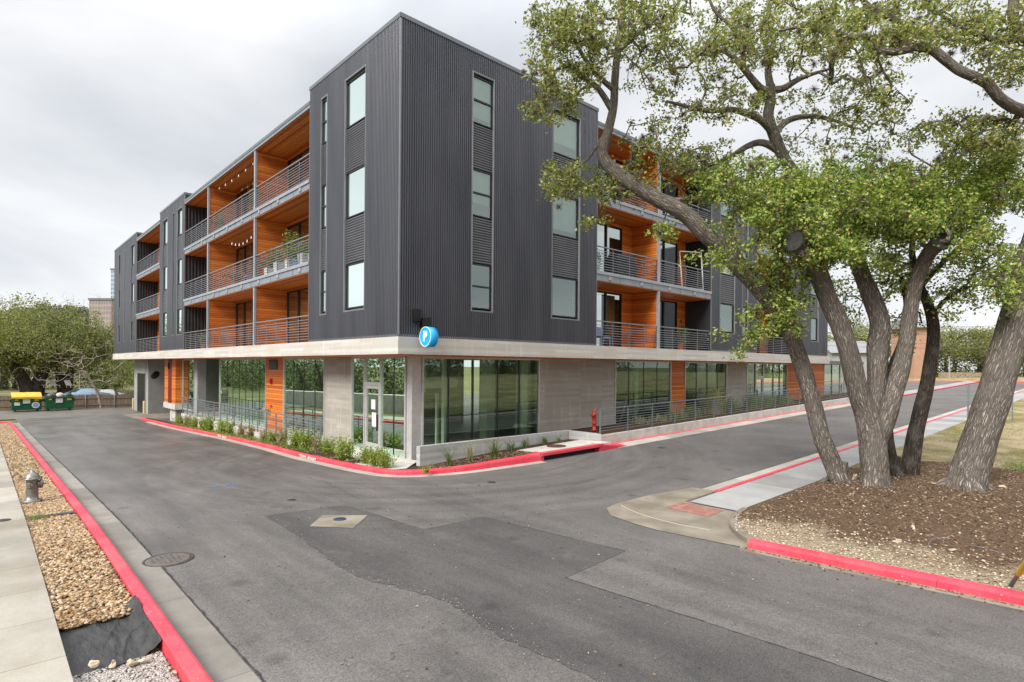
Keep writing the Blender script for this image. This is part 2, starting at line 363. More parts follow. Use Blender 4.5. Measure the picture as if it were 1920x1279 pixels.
def m_mulch():
    m, g = newmat('mulch_bed'); o = g.obj(); x = g.xyz(o)
    a = g.mix(g.ramp(g.noise(o, 18, 6, .7), [(.3, 0.), (.7, 1.)]), (.075, .047, .03), (.18, .118, .076))
    b = g.mix(g.ramp(g.noise(o, 26, 6, .75), [(.35, 0.), (.65, 1.)]), (.2, .15, .095), (.45, .37, .26))
    e = g.math('ADD', x[0], g.math('MULTIPLY', g.math('SUBTRACT', g.noise(o, 1.1, 6), .5), 2.6))
    f = g.range(e, 2.5, 1.75)
    g.out(g.mix(f, a, b), .95, 0, .1, g.bump(g.noise(o, 40, 6, .7), 1., .03)); return m
MAT['mulch'] = m_mulch()
def m_lawn():
    m, g = newmat('dry_lawn'); o = g.obj()
    green = g.mix(g.ramp(g.noise(o, 20, 6), [(.3, 0.), (.7, 1.)]), (.14, .13, .045), (.23, .195, .08))
    tan = g.mix(g.ramp(g.noise(o, 12, 7, .7), [(.3, 0.), (.7, 1.)]), (.29, .22, .12), (.42, .34, .22))
    col = g.mix(g.ramp(g.noise(g.map(o, (1, 1.6, 1)), .45, 7, .65), [(.42, 0.), (.56, 1.)]), green, tan)
    g.out(col, .95, 0, .1, g.bump(g.noise(o, 30, 6, .7), .8, .04)); return m
MAT['lawn'] = m_lawn()
MAT['ground'] = pm('dry_ground', (.2, .17, .09), (.11, .12, .045), .95, 0, .1, .25, 7, bump=.5, bscale=12, bdist=.04)
def m_brickpave():
    m, g = newmat('red_tactile_brick'); o = g.obj()
    b = g.n('TexBrick', {'Vector': o, 'Color1': (.33, .13, .1), 'Color2': (.26, .1, .08), 'Mortar': (.2, .14, .11), 'Scale': 1., 'Mortar Size': .006, 'Brick Width': .2, 'Row Height': .1})
    col = g.mix(g.ramp(g.noise(o, 6, 6), [(.45, 0.), (.7, .6)]), b.outputs[0], (.34, .26, .2))
    g.out(col, .85, 0, .25, g.bump(b.outputs[1], -.4, .006)); return m
MAT['brick_pave'] = m_brickpave()

# ------------------------------------------------------------------ mesh helpers
def frame_xyz(a, b, c): return (a, b, c)
def FL(u, w, z): return (-w, u, z)      # street facade, looks towards -x
def FR(u, w, z): return (u, -w, z)      # side-street facade, looks towards -y

class MB:
    def __init__(s): s.v = []; s.f = []; s.smooth = []; s.uv = []; s.mi = []; s.cur = 0
    def add(s, vs, fs, smooth=False, uvs=None):
        o = len(s.v); s.v.extend(tuple(map(float, v)) for v in vs)
        for i, f in enumerate(fs):
            s.f.append(tuple(o + k for k in f)); s.smooth.append(smooth); s.mi.append(s.cur)
            s.uv.append(uvs[i] if uvs else None)
        return s
    def box(s, x0, x1, y0, y1, z0, z1, fr=frame_xyz):
        vs = [fr(x, y, z) for z in (z0, z1) for y in (y0, y1) for x in (x0, x1)]
        return s.add(vs, [(0, 2, 3, 1), (4, 5, 7, 6), (0, 1, 5, 4), (2, 6, 7, 3), (0, 4, 6, 2), (1, 3, 7, 5)])
    def quad(s, a, b, c, d): return s.add([a, b, c, d], [(0, 1, 2, 3)])
    def poly(s, pts): return s.add(pts, [tuple(range(len(pts)))])
    def prism(s, pts, z0, z1):              # polygon in plan (x, y) raised from z0 to z1 (numbers or functions)
        f0 = z0 if callable(z0) else (lambda x, y: z0); f1 = z1 if callable(z1) else (lambda x, y: z1)
        n = len(pts)
        vs = [(x, y, f0(x, y)) for x, y in pts] + [(x, y, f1(x, y)) for x, y in pts]
        return s.add(vs, [tuple(range(n))[::-1], tuple(range(n, 2 * n))] + [(i, (i + 1) % n, n + (i + 1) % n, n + i) for i in range(n)])
    def bar(s, p, q, w, h=None):            # square bar between two points
        h = h or w
        p, q = Vector(p), Vector(q); d = (q - p).normalized()
        a = d.cross(Vector((0, 0, 1)))
        a = a.normalized() if a.length > 1e-4 else Vector((1, 0, 0))
        b = a.cross(d).normalized()
        vs = [c + a * (sx * w / 2) + b * (sy * h / 2) for c in (p, q) for sx, sy in ((-1, -1), (1, -1), (1, 1), (-1, 1))]
        return s.add(vs, [(0, 1, 2, 3), (7, 6, 5, 4)] + [(i, i + 4, (i + 1) % 4 + 4, (i + 1) % 4) for i in range(4)])
    def tube(s, pts, rad, seg=8, cap=True, wob=0., uvw=True, rng=None):
        pts = np.asarray(pts, float); n = len(pts)
        rad = np.full(n, rad) if np.isscalar(rad) else np.asarray(rad, float)
        t = np.gradient(pts, axis=0); t /= np.linalg.norm(t, axis=1)[:, None] + 1e-9
        a = np.cross(t[0], [0, 0, 1.]); a = a / np.linalg.norm(a) if np.linalg.norm(a) > 1e-3 else np.array([1., 0, 0])
        vs = []; L = 0; Ls = []
        for i in range(n):
            a = a - t[i] * (a @ t[i]); a /= np.linalg.norm(a) + 1e-9
            b = np.cross(t[i], a)
            if i: L += np.linalg.norm(pts[i] - pts[i - 1])
            Ls.append(L)
            for k in range(seg):
                th = 2 * PI * k / seg
                r = rad[i]
                if wob: r *= 1 + wob * (math.sin(3 * th + L * 2.1) * .5 + math.sin(5 * th - L * 3.3 + 1) * .35 + math.sin(2 * th + L * 5.2) * .4)
                vs.append(pts[i] + (a * math.cos(th) + b * math.sin(th)) * r)
        fs = []; uvs = []
        rr = max(float(rad.mean()), .01)
        for i in range(n - 1):
            for k in range(seg):
                k2 = (k + 1) % seg
                fs.append((i * seg + k, i * seg + k2, (i + 1) * seg + k2, (i + 1) * seg + k))
                c = max(1, round(2 * PI * rr * 16)) / 16.
                uvs.append(((k / seg * c, Ls[i]), ((k + 1) / seg * c, Ls[i]), ((k + 1) / seg * c, Ls[i + 1]), (k / seg * c, Ls[i + 1])))
        s.add(vs, fs, True, uvs)
        if cap:
            s.add(vs[:seg], [tuple(range(seg))[::-1]]); s.add(vs[-seg:], [tuple(range(seg))])
        return s
    def lathe(s, prof, seg=24, c=(0, 0, 0), axis='z', smooth=True):
        vs = []
        for r, h in prof:
            for k in range(seg):
                th = 2 * PI * k / seg; p = (r * math.cos(th), r * math.sin(th), h)
                if axis == 'x': p = (p[2], p[0], p[1])
                if axis == 'y': p = (p[0], p[2], p[1])
                vs.append((c[0] + p[0], c[1] + p[1], c[2] + p[2]))
        fs = [(i * seg + k, i * seg + (k + 1) % seg, (i + 1) * seg + (k + 1) % seg, (i + 1) * seg + k) for i in range(len(prof) - 1) for k in range(seg)]
        s.add(vs, fs, smooth)
        s.add(vs[:seg], [tuple(range(seg))[::-1]]); s.add(vs[-seg:], [tuple(range(seg))])
        return s
    def build(s, name, mat, parent=None, origin=None):
        o = Vector(origin) if origin is not None else root_loc(parent)
        me = bpy.data.meshes.new(name)
        me.from_pydata([(v[0] - o[0], v[1] - o[1], v[2] - o[2]) for v in s.v], [], s.f)
        mats = mat if isinstance(mat, (list, tuple)) else [mat]
        for m in mats: me.materials.append(MAT[m])
        me.polygons.foreach_set('use_smooth', s.smooth)
        if len(mats) > 1: me.polygons.foreach_set('material_index', s.mi)
        if any(u is not None for u in s.uv):
            lay = me.uv_layers.new(name='UVMap'); arr = []
            for f, u in zip(s.f, s.uv): arr.extend([c for uv in (u or [(0, 0)] * len(f)) for c in uv])
            lay.data.foreach_set('uv', arr)
        me.update()
        ob = bpy.data.objects.new(name, me); COL.objects.link(ob)
        if parent is not None: ob.parent = parent
        else: ob.location = o
        return ob

def root_loc(o):
    v = Vector((0, 0, 0))
    while o is not None: v = v + o.location; o = o.parent
    return v

def empty(name, loc, label=None, cat=None, group=None):
    o = bpy.data.objects.new(name, None); COL.objects.link(o); o.location = Vector(tuple(map(float, loc)))
    o.empty_display_size = .2
    if label: tag(o, label, cat, group)
    return o
def tag(o, label=None, cat=None, group=None, kind=None):
    if label: o['label'] = label
    if cat: o['category'] = cat
    if group: o['group'] = group
    if kind: o['kind'] = kind
    return o
def struct(mb, name, mat): return tag(mb.build(name, mat), kind='structure')

def mesh_np(name, V, F, mat, parent=None, smooth=False, origin=None):
    o = np.array(root_loc(parent) if origin is None else origin, float)
    V = np.asarray(V, np.float32) - o.astype(np.float32); F = np.asarray(F, np.int32)
    me = bpy.data.meshes.new(name); k = F.shape[1]
    me.vertices.add(len(V)); me.vertices.foreach_set('co', V.ravel())
    me.loops.add(F.size); me.loops.foreach_set('vertex_index', F.ravel())
    me.polygons.add(len(F)); me.polygons.foreach_set('loop_start', np.arange(0, F.size, k, dtype=np.int32))
    me.polygons.foreach_set('use_smooth', np.full(len(F), smooth))
    me.materials.append(MAT[mat]); me.update(calc_edges=True); me.validate()
    ob = bpy.data.objects.new(name, me); COL.objects.link(ob)
    if parent is not None: ob.parent = parent
    elif origin is not None: ob.location = origin
    return ob

def rand_frames(n, up_bias=0.):
    d = RNG.normal(size=(n, 3)); d[:, 2] = d[:, 2] * (1 - up_bias)
    d /= np.linalg.norm(d, axis=1)[:, None]
    a = RNG.normal(size=(n, 3)); a -= d * (a * d).sum(1)[:, None]; a /= np.linalg.norm(a, axis=1)[:, None]
    return d, a
def leaf_quads(P, size, aspect=.5, up_bias=0., smin=.6):
    """pointed folded leaves (two triangles-pairs sharing a midrib) at the points P"""
    n = len(P); d, a = rand_frames(n, up_bias)
    b = np.cross(d, a); L = (size * RNG.uniform(smin, 1.25, n))[:, None]; W = L * aspect * .5
    base = P; tip = P + d * L; mid = P + d * L * .45
    l = mid + a * W + b * W * .25; r = mid - a * W + b * W * .25
    V = np.stack([base, r, tip, l], 1).reshape(-1, 3)
    F = np.arange(4 * n).reshape(n, 4)
    return V, F

def cat_rom(pts, rad=None, step=.15):
    pts = np.asarray(pts, float); n = len(pts)
    if rad is not None: rad = np.asarray(rad, float)
    P = np.vstack([2 * pts[0] - pts[1], pts, 2 * pts[-1] - pts[-2]])
    out = []; ro = []
    for i in range(n - 1):
        p0, p1, p2, p3 = P[i:i + 4]
        m = max(2, int(np.linalg.norm(p2 - p1) / step))
        for t in np.arange(m) / m:
            out.append(.5 * ((2 * p1) + (p2 - p0) * t + (2 * p0 - 5 * p1 + 4 * p2 - p3) * t * t + (3 * p1 - p0 - 3 * p2 + p3) * t ** 3))
            if rad is not None: ro.append(rad[i] * (1 - t) + rad[i + 1] * t)
    out.append(pts[-1])
    if rad is not None: ro.append(rad[-1])
    return (np.array(out), np.array(ro)) if rad is not None else np.array(out)
# ================================================================== STREETS AND GROUND
def lin(a, b, step): return list(np.linspace(a, b, max(2, int(abs(b - a) / step) + 1)))
def sheet(name, x0, x1, y0, y1, dz, mat, step=2., kind='structure', side=0.):
    xs, ys = lin(x0, x1, step), lin(y0, y1, step)
    mb = MB(); nx, ny = len(xs), len(ys)
    vs = [(x, y, zf(x, y) + dz) for y in ys for x in xs]
    fs = [(j * nx + i, j * nx + i + 1, (j + 1) * nx + i + 1, (j + 1) * nx + i) for j in range(ny - 1) for i in range(nx - 1)]
    mb.add(vs, fs)
    if side:
        ring = [(i, 0) for i in range(nx)] + [(nx - 1, j) for j in range(1, ny)] + [(i, ny - 1) for i in range(nx - 2, -1, -1)] + [(0, j) for j in range(ny - 2, 0, -1)]
        top = [vs[j * nx + i] for i, j in ring]; m = len(top)
        mb.add(top + [(x, y, z - side) for x, y, z in top], [(i, (i + 1) % m, m + (i + 1) % m, m + i) for i in range(m)])
    o = mb.build(name, mat)
    tag(o, kind=kind)
    return o

# the ground out to the horizon
def hz(x, y):
    z = zg(x, y) - .06
    z = z - .25 * np.clip((y - 52) / 20, 0, 1)
    return z
gx = np.unique(np.concatenate([np.linspace(-900, -60, 12), np.linspace(-60, 120, 91), np.linspace(120, 900, 12)]))
gy = np.unique(np.concatenate([np.linspace(-600, -60, 10), np.linspace(-60, 100, 81), np.linspace(100, 1200, 14)]))
X, Y = np.meshgrid(gx, gy); Z = hz(X, Y)
nx, ny = len(gx), len(gy)
V = np.stack([X, Y, Z], -1).reshape(-1, 3); I = np.arange(nx * ny).reshape(ny, nx)
F = np.stack([I[:-1, :-1], I[:-1, 1:], I[1:, 1:], I[1:, :-1]], -1).reshape(-1, 4)
tag(mesh_np('ground', V, F, 'ground', smooth=True), kind='structure')

sheet('road', -7.3, 84.5, -60, 44, 0., 'asphalt', 1.5)

# newer asphalt patch with its ragged south edge
def flat(name, pts, dz, mat, kind='structure'):
    mb = MB(); mb.poly([(x, y, zf(x, y) + dz) for x, y in pts]); return tag(mb.build(name, mat), kind=kind)
pb = [(-4.61, -11.6), (-4.68, -10.6), (-4.74, -9.98), (-4.66, -9.3), (-4.60, -8.75), (-4.76, -8.2), (-4.85, -7.8), (-5.04, -7.42), (-5.1, -6.6), (-4.99, -5.65), (-4.9, -4.2), (-4.84, -2.64)]
rag = []
for (a, b) in zip(pb[:-1], pb[1:]):
    for t in np.linspace(0, 1, 7)[:-1]:
        rag.append((a[0] + (b[0] - a[0]) * t + random.uniform(-.035, .035), a[1] + (b[1] - a[1]) * t))
flat('asphalt_patch', [(-4.58, -20)] + rag + [(-4.82, -2.62), (-3.14, -2.85), (-2.9, -5.73), (-1.43, -5.75), (-1.01, -9.14), (-2.75, -9.3), (-2.57, -11.34), (-2.48, -12.61), (-2.3, -20)], .006, 'asphalt_patch')
# open joints in the asphalt
mb = MB()
def crack(pts, w=.018):
    P = []
    for (a, b) in zip(pts[:-1], pts[1:]):
        m = max(2, int(math.dist(a, b) / .12))
        for t in np.arange(m) / m: P.append((a[0] + (b[0] - a[0]) * t + random.uniform(-.01, .01), a[1] + (b[1] - a[1]) * t + random.uniform(-.01, .01)))
    P.append(pts[-1])
    for i in range(len(P) - 1):
        a, b = P[i], P[i + 1]; d = np.array(b) - np.array(a); nn = np.array([-d[1], d[0]]) / (np.linalg.norm(d) + 1e-9)
        wa = w * random.uniform(.35, 1.1) / 2
        q = [(a[0] + nn[0] * wa, a[1] + nn[1] * wa), (b[0] + nn[0] * wa, b[1] + nn[1] * wa), (b[0] - nn[0] * wa, b[1] - nn[1] * wa), (a[0] - nn[0] * wa, a[1] - nn[1] * wa)]
        mb.poly([(x, y, zf(x, y) + .010) for x, y in q])
crack([(-4.82, -2.62), (-3.14, -2.85), (-2.9, -5.73), (-1.43, -5.75), (-1.01, -9.14)])
crack([(-7.17, -14), (-7.18, -6), (-7.17, 4), (-7.18, 30)], .03)
crack([(4.6, -7.53), (20, -7.53), (50, -7.53)], .03)
crack([(-2.6, -2.5), (-2.2, .3), (-2.5, 4.2), (-2.3, 9)], .012)
crack([(1.2, -5.2), (3.4, -4.8), (6.1, -5.1), (9.5, -4.9)], .012)
crack([(-2.75, -9.3), (-2.57, -11.34), (-2.48, -12.61), (-2.3, -16)], .026)
P_ = np.column_stack([RNG.uniform(-7, .8, 260), RNG.uniform(-14, -2, 260)]); P_ = np.vstack([P_, np.column_stack([.75 + RNG.normal(0, .22, 240) + .1 * RNG.random(240), RNG.uniform(-14.5, -10.4, 240)])])
P_[260:, 0] = np.minimum(P_[260:, 0] + .09 * (-10.5 - P_[260:, 1]), .66 + .103 * (-10.5 - P_[260:, 1]))
V, F = leaf_quads(np.column_stack([P_, zg(P_[:, 0], P_[:, 1]) + .018]), .05, .5, .92); tag(mesh_np('fallen_leaves', V, F, 'chip'), kind='stuff')
MAT['tar'] = pm('open_joint', (.022, .02, .019), (.04, .035, .032), .9)
tag(mb.build('road_joints', 'tar'), kind='structure')
# loose aggregate lying along the patch edge
pts = np.array(rag * 5); pts = pts + RNG.normal(0, .09, pts.shape)
pts = pts[RNG.random(len(pts)) < .8]

def pebbles(name, P, size, mat, kind='stuff', flatten=.65, sub=0):
    """rounded stones, one closed icosphere each, at the points P"""
    bm = bmesh.new(); bmesh.ops.create_icosphere(bm, subdivisions=1 + sub, radius=1); bm.verts.ensure_lookup_table()
    bv = np.array([v.co for v in bm.verts]); bf = np.array([[v.index for v in f.verts] for f in bm.faces]); bm.free()
    n = len(P); S = np.asarray(size) * RNG.uniform(.55, 1.3, (n, 1)) * RNG.uniform(.65, 1.25, (n, 3)); S[:, 2] *= flatten
    th = RNG.uniform(0, 2 * PI, n); c, s = np.cos(th), np.sin(th)
    W = bv[None] * S[:, None] * (1 + RNG.normal(0, .1, (n, len(bv), 1)))
    Vx = W[..., 0] * c[:, None] - W[..., 1] * s[:, None]; Vy = W[..., 0] * s[:, None] + W[..., 1] * c[:, None]
    V = np.stack([Vx, Vy, W[..., 2]], -1) + P[:, None]
    F = bf[None] + (np.arange(n) * len(bv))[:, None, None]
    o = mesh_np(name, V.reshape(-1, 3), F.reshape(-1, 3), mat, smooth=True)
    return tag(o, kind=kind)
P3 = np.column_stack([pts, zg(pts[:, 0], pts[:, 1]) + .008])
ex = np.column_stack([RNG.uniform(-7, 1, 420), RNG.uniform(-14, 3, 420)]); ex = np.column_stack([ex, zg(ex[:, 0], ex[:, 1]) + .006])
pebbles('loose_grit', np.vstack([P3, ex]), .0065, 'grey_chip')

# concrete square round the valve
sq = [(-4.48, -4.03), (-3.91, -3.38), (-3.19, -4.02), (-3.89, -4.72)]
flat('concrete_square', sq, .012, 'apron')

# west side: gutter, red kerb, pebble strip, sidewalk
sheet('gutter', -7.6, -7.2, -30, 40, .012, 'gutter_y', 1.2)
def sweep(path, prof, hs=None):
    """extrude the profile (offset to the right of travel, height above ground) along a plan path"""
    P = np.asarray(path, float); t = np.gradient(P, axis=0); t /= np.linalg.norm(t, axis=1)[:, None]
    nrm = np.stack([t[:, 1], -t[:, 0]], 1)
    vs = []; k = len(prof)
    for i, (p, n_) in enumerate(zip(P, nrm)):
        g0 = zf(*p); k_ = 1 if hs is None else hs[i]
        for off, h in prof: vs.append((p[0] + n_[0] * off, p[1] + n_[1] * off, g0 + (h * k_ if h > 0 else h)))
    m = len(P)
    fs = [(i * k + j, i * k + (j + 1) % k, (i + 1) * k + (j + 1) % k, (i + 1) * k + j) for i in range(m - 1) for j in range(k)]
    fs += [tuple(range(k))[::-1], tuple((m - 1) * k + j for j in range(k))]
    return vs, fs
KPROF = [(0, -.1), (.012, .1), (.03, .135), (.06, .15), (.17, .15), (.19, .13), (.19, -.1)]
def kerb(name, path, prof=KPROF, mat='kerb_red'):
    mb = MB(); vs, fs = sweep(path, prof); mb.add(vs, fs); return struct(mb, name, mat)
def line(a, b, step=1.2): return [(a[0] + (b[0] - a[0]) * t, a[1] + (b[1] - a[1]) * t) for t in np.linspace(0, 1, max(2, int(math.dist(a, b) / step)))]
lk = line((-7.6, 39), (-7.6, -30)); lk = [(-8.6, 40.6), (-8.1, 40.4), (-7.75, 39.9)] + lk
kerb('kerb', lk)
sheet('pebble_strip', -8.64, -7.79, -6.35, 40, .06, 'pebble_bed', 1.)
sheet('gravel_strip', -8.64, -7.79, -30, -6.35, -.02, 'mulch', 1.)
sheet('sidewalk', -10.4, -8.63, -30, 38, .125, 'walk_y', 1.25, side=.2)
def scatter(x0, x1, y0, y1, n, dz):
    x = RNG.uniform(x0, x1, n); y = RNG.uniform(y0, y1, n); return np.column_stack([x, y, zg(x, y) + dz])
pebbles('pebbles', np.vstack([scatter(-8.62, -7.81, -6.6, -2.5, 5200, .075) + np.column_stack([np.zeros(5200), np.zeros(5200), RNG.uniform(-.01, .03, 5200)]),
                              scatter(-8.62, -7.81, -2.5, 6, 7200, .08)]), .027, 'pebble')
pebbles('pebbles', scatter(-8.62, -7.81, 6, 39, 7500, .08), .036, 'pebble')
pebbles('grey_gravel', scatter(-8.62, -7.81, -9.6, -7.78, 7000, .0), .013, 'grey_chip')

# weed fabric showing through the strip
mb = MB(); nx, ny = 60, 90
xs = np.linspace(-8.625, -7.80, nx); ys = np.linspace(-7.72, -6.2, ny)
vs = []
for j, y in enumerate(ys):
    for i, x in enumerate(xs):
        e = .02 * (1 - abs(math.sin(6.5 * x + 1.3 * y + .8 * math.sin(3 * y)))) ** 3 + .018 * (1 - abs(math.sin(13 * x - 2.2 * y + 1.4 * math.sin(2.3 * y)))) ** 3 * (x > -8.3) + random.uniform(-.002, .002)
        rim = max(0, (x + 7.98) / .18); z = .005 + e + .12 * rim ** 1.6 + .05 * max(0, (y + 6.75) / .4)
        yy = y + .05 * math.sin(x * 7) * (1 if j < ny // 2 else .5)
        vs.append((x, yy - .1, zf(x, y) + z))
fs = [(j * nx + i, j * nx + i + 1, (j + 1) * nx + i + 1, (j + 1) * nx + i) for j in range(ny - 1) for i in range(nx - 1)]
mb.add(vs, fs, True)
o = mb.build('weed_fabric', 'fabric', origin=(-8.2, -7.1, .04))
o.modifiers.new('Solid', 'SOLIDIFY').thickness = .006
tag(o, 'torn black weed fabric exposed between the pebbles and the grey gravel', 'weed fabric')
for i, (px, py, s, lab) in enumerate([(172, 1256, .085, 'pale yellow rock by the sidewalk edge below the black fabric'), (211, 1254, .07, 'second pale rock from the sidewalk below the black fabric'),
                                      (244, 1250, .085, 'brown rock in the middle of the row below the black fabric'), (272, 1244, .062, 'bright white rock at the lower edge of the black fabric, near the red kerb'),
                                      (325, 1270, .05, 'small square white rock against the back of the red kerb'), (197, 1161, .06, 'brownish rounded rock on the upper edge of the black fabric')]):
    q = ground_at(px, py)
    bm = bmesh.new(); bmesh.ops.create_icosphere(bm, subdivisions=2, radius=s)
    rr = random.Random(i + 3)
    ax = [rr.uniform(.8, 1.25), rr.uniform(.7, 1.), rr.uniform(.55, .75)]
    nv = [Vector((rr.gauss(0, 1), rr.gauss(0, 1), rr.gauss(0, 1))).normalized() for _ in range(11)]
    for v in bm.verts:
        for d in nv:
            k = v.co.normalized().dot(d)
            if k > .55: v.co -= d * (k - .55) * s * 1.0
        v.co = Vector((v.co.x * ax[0], v.co.y * ax[1], v.co.z * ax[2]))
    me = bpy.data.meshes.new('rock'); bm.to_mesh(me); bm.free(); me.materials.append(MAT['white_rock'])
    o = bpy.data.objects.new('rock', me); COL.objects.link(o); o.location = (q[0], q[1], q[2] + s * .5 + (.07 if i == 5 else .02)); o.rotation_euler = (0, 0, i * 1.1)
    tag(o, lab, 'rock', 'rocks along the black fabric')

# grass tufts by the hydrant are ground cover
def blades(P, h, lean, w, mat, name, parent=None, seg=3, origin=None):
    n = len(P); az = RNG.uniform(0, 2 * PI, n); H = h * RNG.uniform(.5, 1.2, n); Ln = lean * RNG.uniform(.2, 1.2, n) * H
    d = np.stack([np.cos(az), np.sin(az), np.zeros(n)], 1); s = np.stack([-np.sin(az), np.cos(az), np.zeros(n)], 1)
    rows = []
    for i in range(seg + 1):
        t = i / seg
        c = P + d * (Ln * t ** 1.8)[:, None] + np.array([0, 0, 1.]) * (H * (t - .28 * np.minimum(lean, 1.5) * t ** 3))[:, None]
        ww = w * (1 - t) ** .7 + .0008
        rows += [c + s * ww, c - s * ww]
    V = np.stack(rows, 1).reshape(-1, 3); m = 2 * (seg + 1)
    F = np.concatenate([np.stack([np.arange(n) * m + 2 * i, np.arange(n) * m + 2 * i + 1, np.arange(n) * m + 2 * i + 3, np.arange(n) * m + 2 * i + 2], 1) for i in range(seg)])
    return mesh_np(name, V, F, mat, parent, origin=origin)
gq = ground_at(68, 980); P = np.column_stack([gq[0] + RNG.normal(0, .1, 700), gq[1] + RNG.normal(0, .12, 700), np.full(700, zf(gq[0], gq[1]) + .06)])
gq2 = ground_at(50, 1000); P2 = np.column_stack([gq2[0] + RNG.normal(0, .05, 160), gq2[1] + RNG.normal(0, .3, 160), np.full(160, zf(gq2[0], gq2[1]) + .05)])
gq3 = ground_at(42, 880); P3 = np.column_stack([gq3[0] + RNG.normal(0, .3, 260), gq3[1] + RNG.normal(0, .25, 260), np.full(260, zf(gq3[0], gq3[1]) + .06)])
tag(blades(np.vstack([P, P2, P3]), .085, .7, .005, 'blade', 'grass'), kind='stuff')
# strip of exposed fabric further up
mb = MB(); q = ground_at(110, 973)
mb.box(q[0] - .35, q[0] + .28, q[1] - .09, q[1] + .09, q[2] + .05, q[2] + .105)
o = mb.build('weed_fabric', 'fabric', origin=(q[0], q[1], q[2])); tag(o, 'short strip of black weed fabric lying across the pebbles past the hydrant grass', 'weed fabric')

# east side corner: apron, brick ramp, kerb, mulch bed, sidewalk of the side street
AP = [(.72, -10.45), (.6, -9.6), (.5, -8.8), (.55, -8.2), (.7, -7.5), (1.15, -7.05), (1.7, -6.95), (2.8, -7.0), (4.43, -7.3), (4.5, -7.95), (2.95, -7.95), (2.95, -9.2), (1.9, -9.6), (1.25, -10.2), (.92, -10.6)]
mb = MB(); mb.poly([(x, y, zf(x, y) + .012) for x, y in AP]); struct(mb, 'corner_ramp', 'apron')
flat('brick_ramp', [(2.1, -7.95), (2.85, -7.95), (2.85, -9.0), (2.1, -9.0)], .018, 'brick_pave')
mb = MB(); cl = cat_rom([(1.55, -7.15), (1.25, -7.9), (1.15, -8.8), (1.25, -9.5)], step=.1)
for a, b in zip(cl[:-1], cl[1:]): mb.bar((a[0], a[1], zf(*a) + .017), (b[0], b[1], zf(*b) + .017), .022, .008)
struct(mb, 'kerb_line', 'concrete_plain')
kerb('kerb', line((.72, -10.5), (1.1, -14.2)) + line((1.12, -14.4), (1.7, -30)), [(0, -.1), (-.19, -.1), (-.19, .13), (-.17, .155), (-.06, .155), (-.03, .14), (-.015, .1)])
mb = MB(); vs, fs = sweep(line((.70, -10.4), (1.08, -14.2)) + line((1.1, -14.4), (1.68, -30)), [(.14, .004), (-.02, .012), (-.02, -.05), (.14, -.05)]); mb.add(vs, fs); struct(mb, 'gutter', 'apron')
# curved unpainted kerb return
mb = MB(); vs, fs = sweep(cat_rom([(.9, -10.5), (1.25, -10.05), (1.75, -9.65), (2.4, -9.4), (3.0, -9.3)], step=.12), [(0, -.1), (0, .1), (.03, .125), (.15, .125), (.15, -.1)]); mb.add(vs, fs); struct(mb, 'kerb', 'apron')

sheet('sidewalk', 2.95, 84, -9.3, -8.07, .03, 'walk_x', 1.5)
mb = MB(); vs, fs = sweep(line((4.4, -7.93), (84, -7.93), 2.), [(0, -.1), (0, .045), (.13, .045), (.13, -.1)]); mb.add(vs, fs); struct(mb, 'kerb', 'kerb_red')
sheet('gutter', 4.45, 84, -7.93, -7.55, .01, 'gutter_x', 1.5)

MULCH = [(.9, -10.62), (1.22, -10.08), (1.72, -9.7), (2.4, -9.45), (3.0, -9.36), (6, -9.4), (9.5, -9.5), (11.2, -10.0), (11.8, -11.5), (11.5, -14), (10.5, -17), (9, -24), (1.4, -24), (1.18, -13.1)]
def mound(x, y):
    d = min(1., max(0., (x - 1.1) / 3.2)) * min(1., max(0., (-9.4 - y) / 1.4))
    return .10 + .16 * d
from mathutils.geometry import tessellate_polygon, intersect_point_line
def inside(x, y, poly):
    c = False; n = len(poly)
    for i in range(n):
        (x1, y1), (x2, y2) = poly[i], poly[i - 1]
        if (y1 > y) != (y2 > y) and x < (x2 - x1) * (y - y1) / (y2 - y1) + x1: c = not c
    return c
def poly_sheet(poly, hfun, step):
    """grid sheet clipped to a polygon with bmesh bisects of its cells"""
    bm = bmesh.new()
    vs = [bm.verts.new((x, y, 0)) for x, y in poly]; bm.faces.new(vs)
    xs = [p[0] for p in poly]; ys = [p[1] for p in poly]
    for axis, lo, hi in ((0, min(xs), max(xs)), (1, min(ys), max(ys))):
        for c in np.arange(lo + step, hi, step):
            co = (c, 0, 0) if axis == 0 else (0, c, 0); no = (1, 0, 0) if axis == 0 else (0, 1, 0)
            bmesh.ops.bisect_plane(bm, geom=bm.verts[:] + bm.edges[:] + bm.faces[:], plane_co=co, plane_no=no)
    for v in bm.verts: v.co.z = hfun(v.co.x, v.co.y)
    me = bpy.data.meshes.new('sheet'); bm.to_mesh(me); bm.free()
    for p in me.polygons: p.use_smooth = True
    return me
def obj_me(name, me, mat, parent=None):
    me.name = name; me.materials.append(MAT[mat]); o = bpy.data.objects.new(name, me); COL.objects.link(o)
    if parent: o.parent = parent
    return o
tag(obj_me('mulch_bed', poly_sheet(MULCH, lambda x, y: zf(x, y) + mound(x, y), .4), 'mulch'), kind='structure')
# bark chips and limestone crumbs on the bed
def bed_pts(n):
    out = []
    while len(out) < n:
        x = random.uniform(1.05, 11.5); y = random.uniform(-15.5, -9.5)
        if inside(x, y, MULCH): out.append((x, y, zf(x, y) + mound(x, y) + .012))
    return np.array(out)
P = bed_pts(15000); P = P[(P[:, 0] + RNG.normal(0, .5, len(P))) > 1.9]
V, F = leaf_quads(P, .075, .28, .7); tag(mesh_np('bark_chips', V, F, 'chip'), kind='stuff')
P = bed_pts(14000); P = P[RNG.random(len(P)) < np.clip(1.25 - (P[:, 0] - 1) * .62, .035, 1)]
pebbles('limestone_crumbs', P, .02, 'stone_chip')
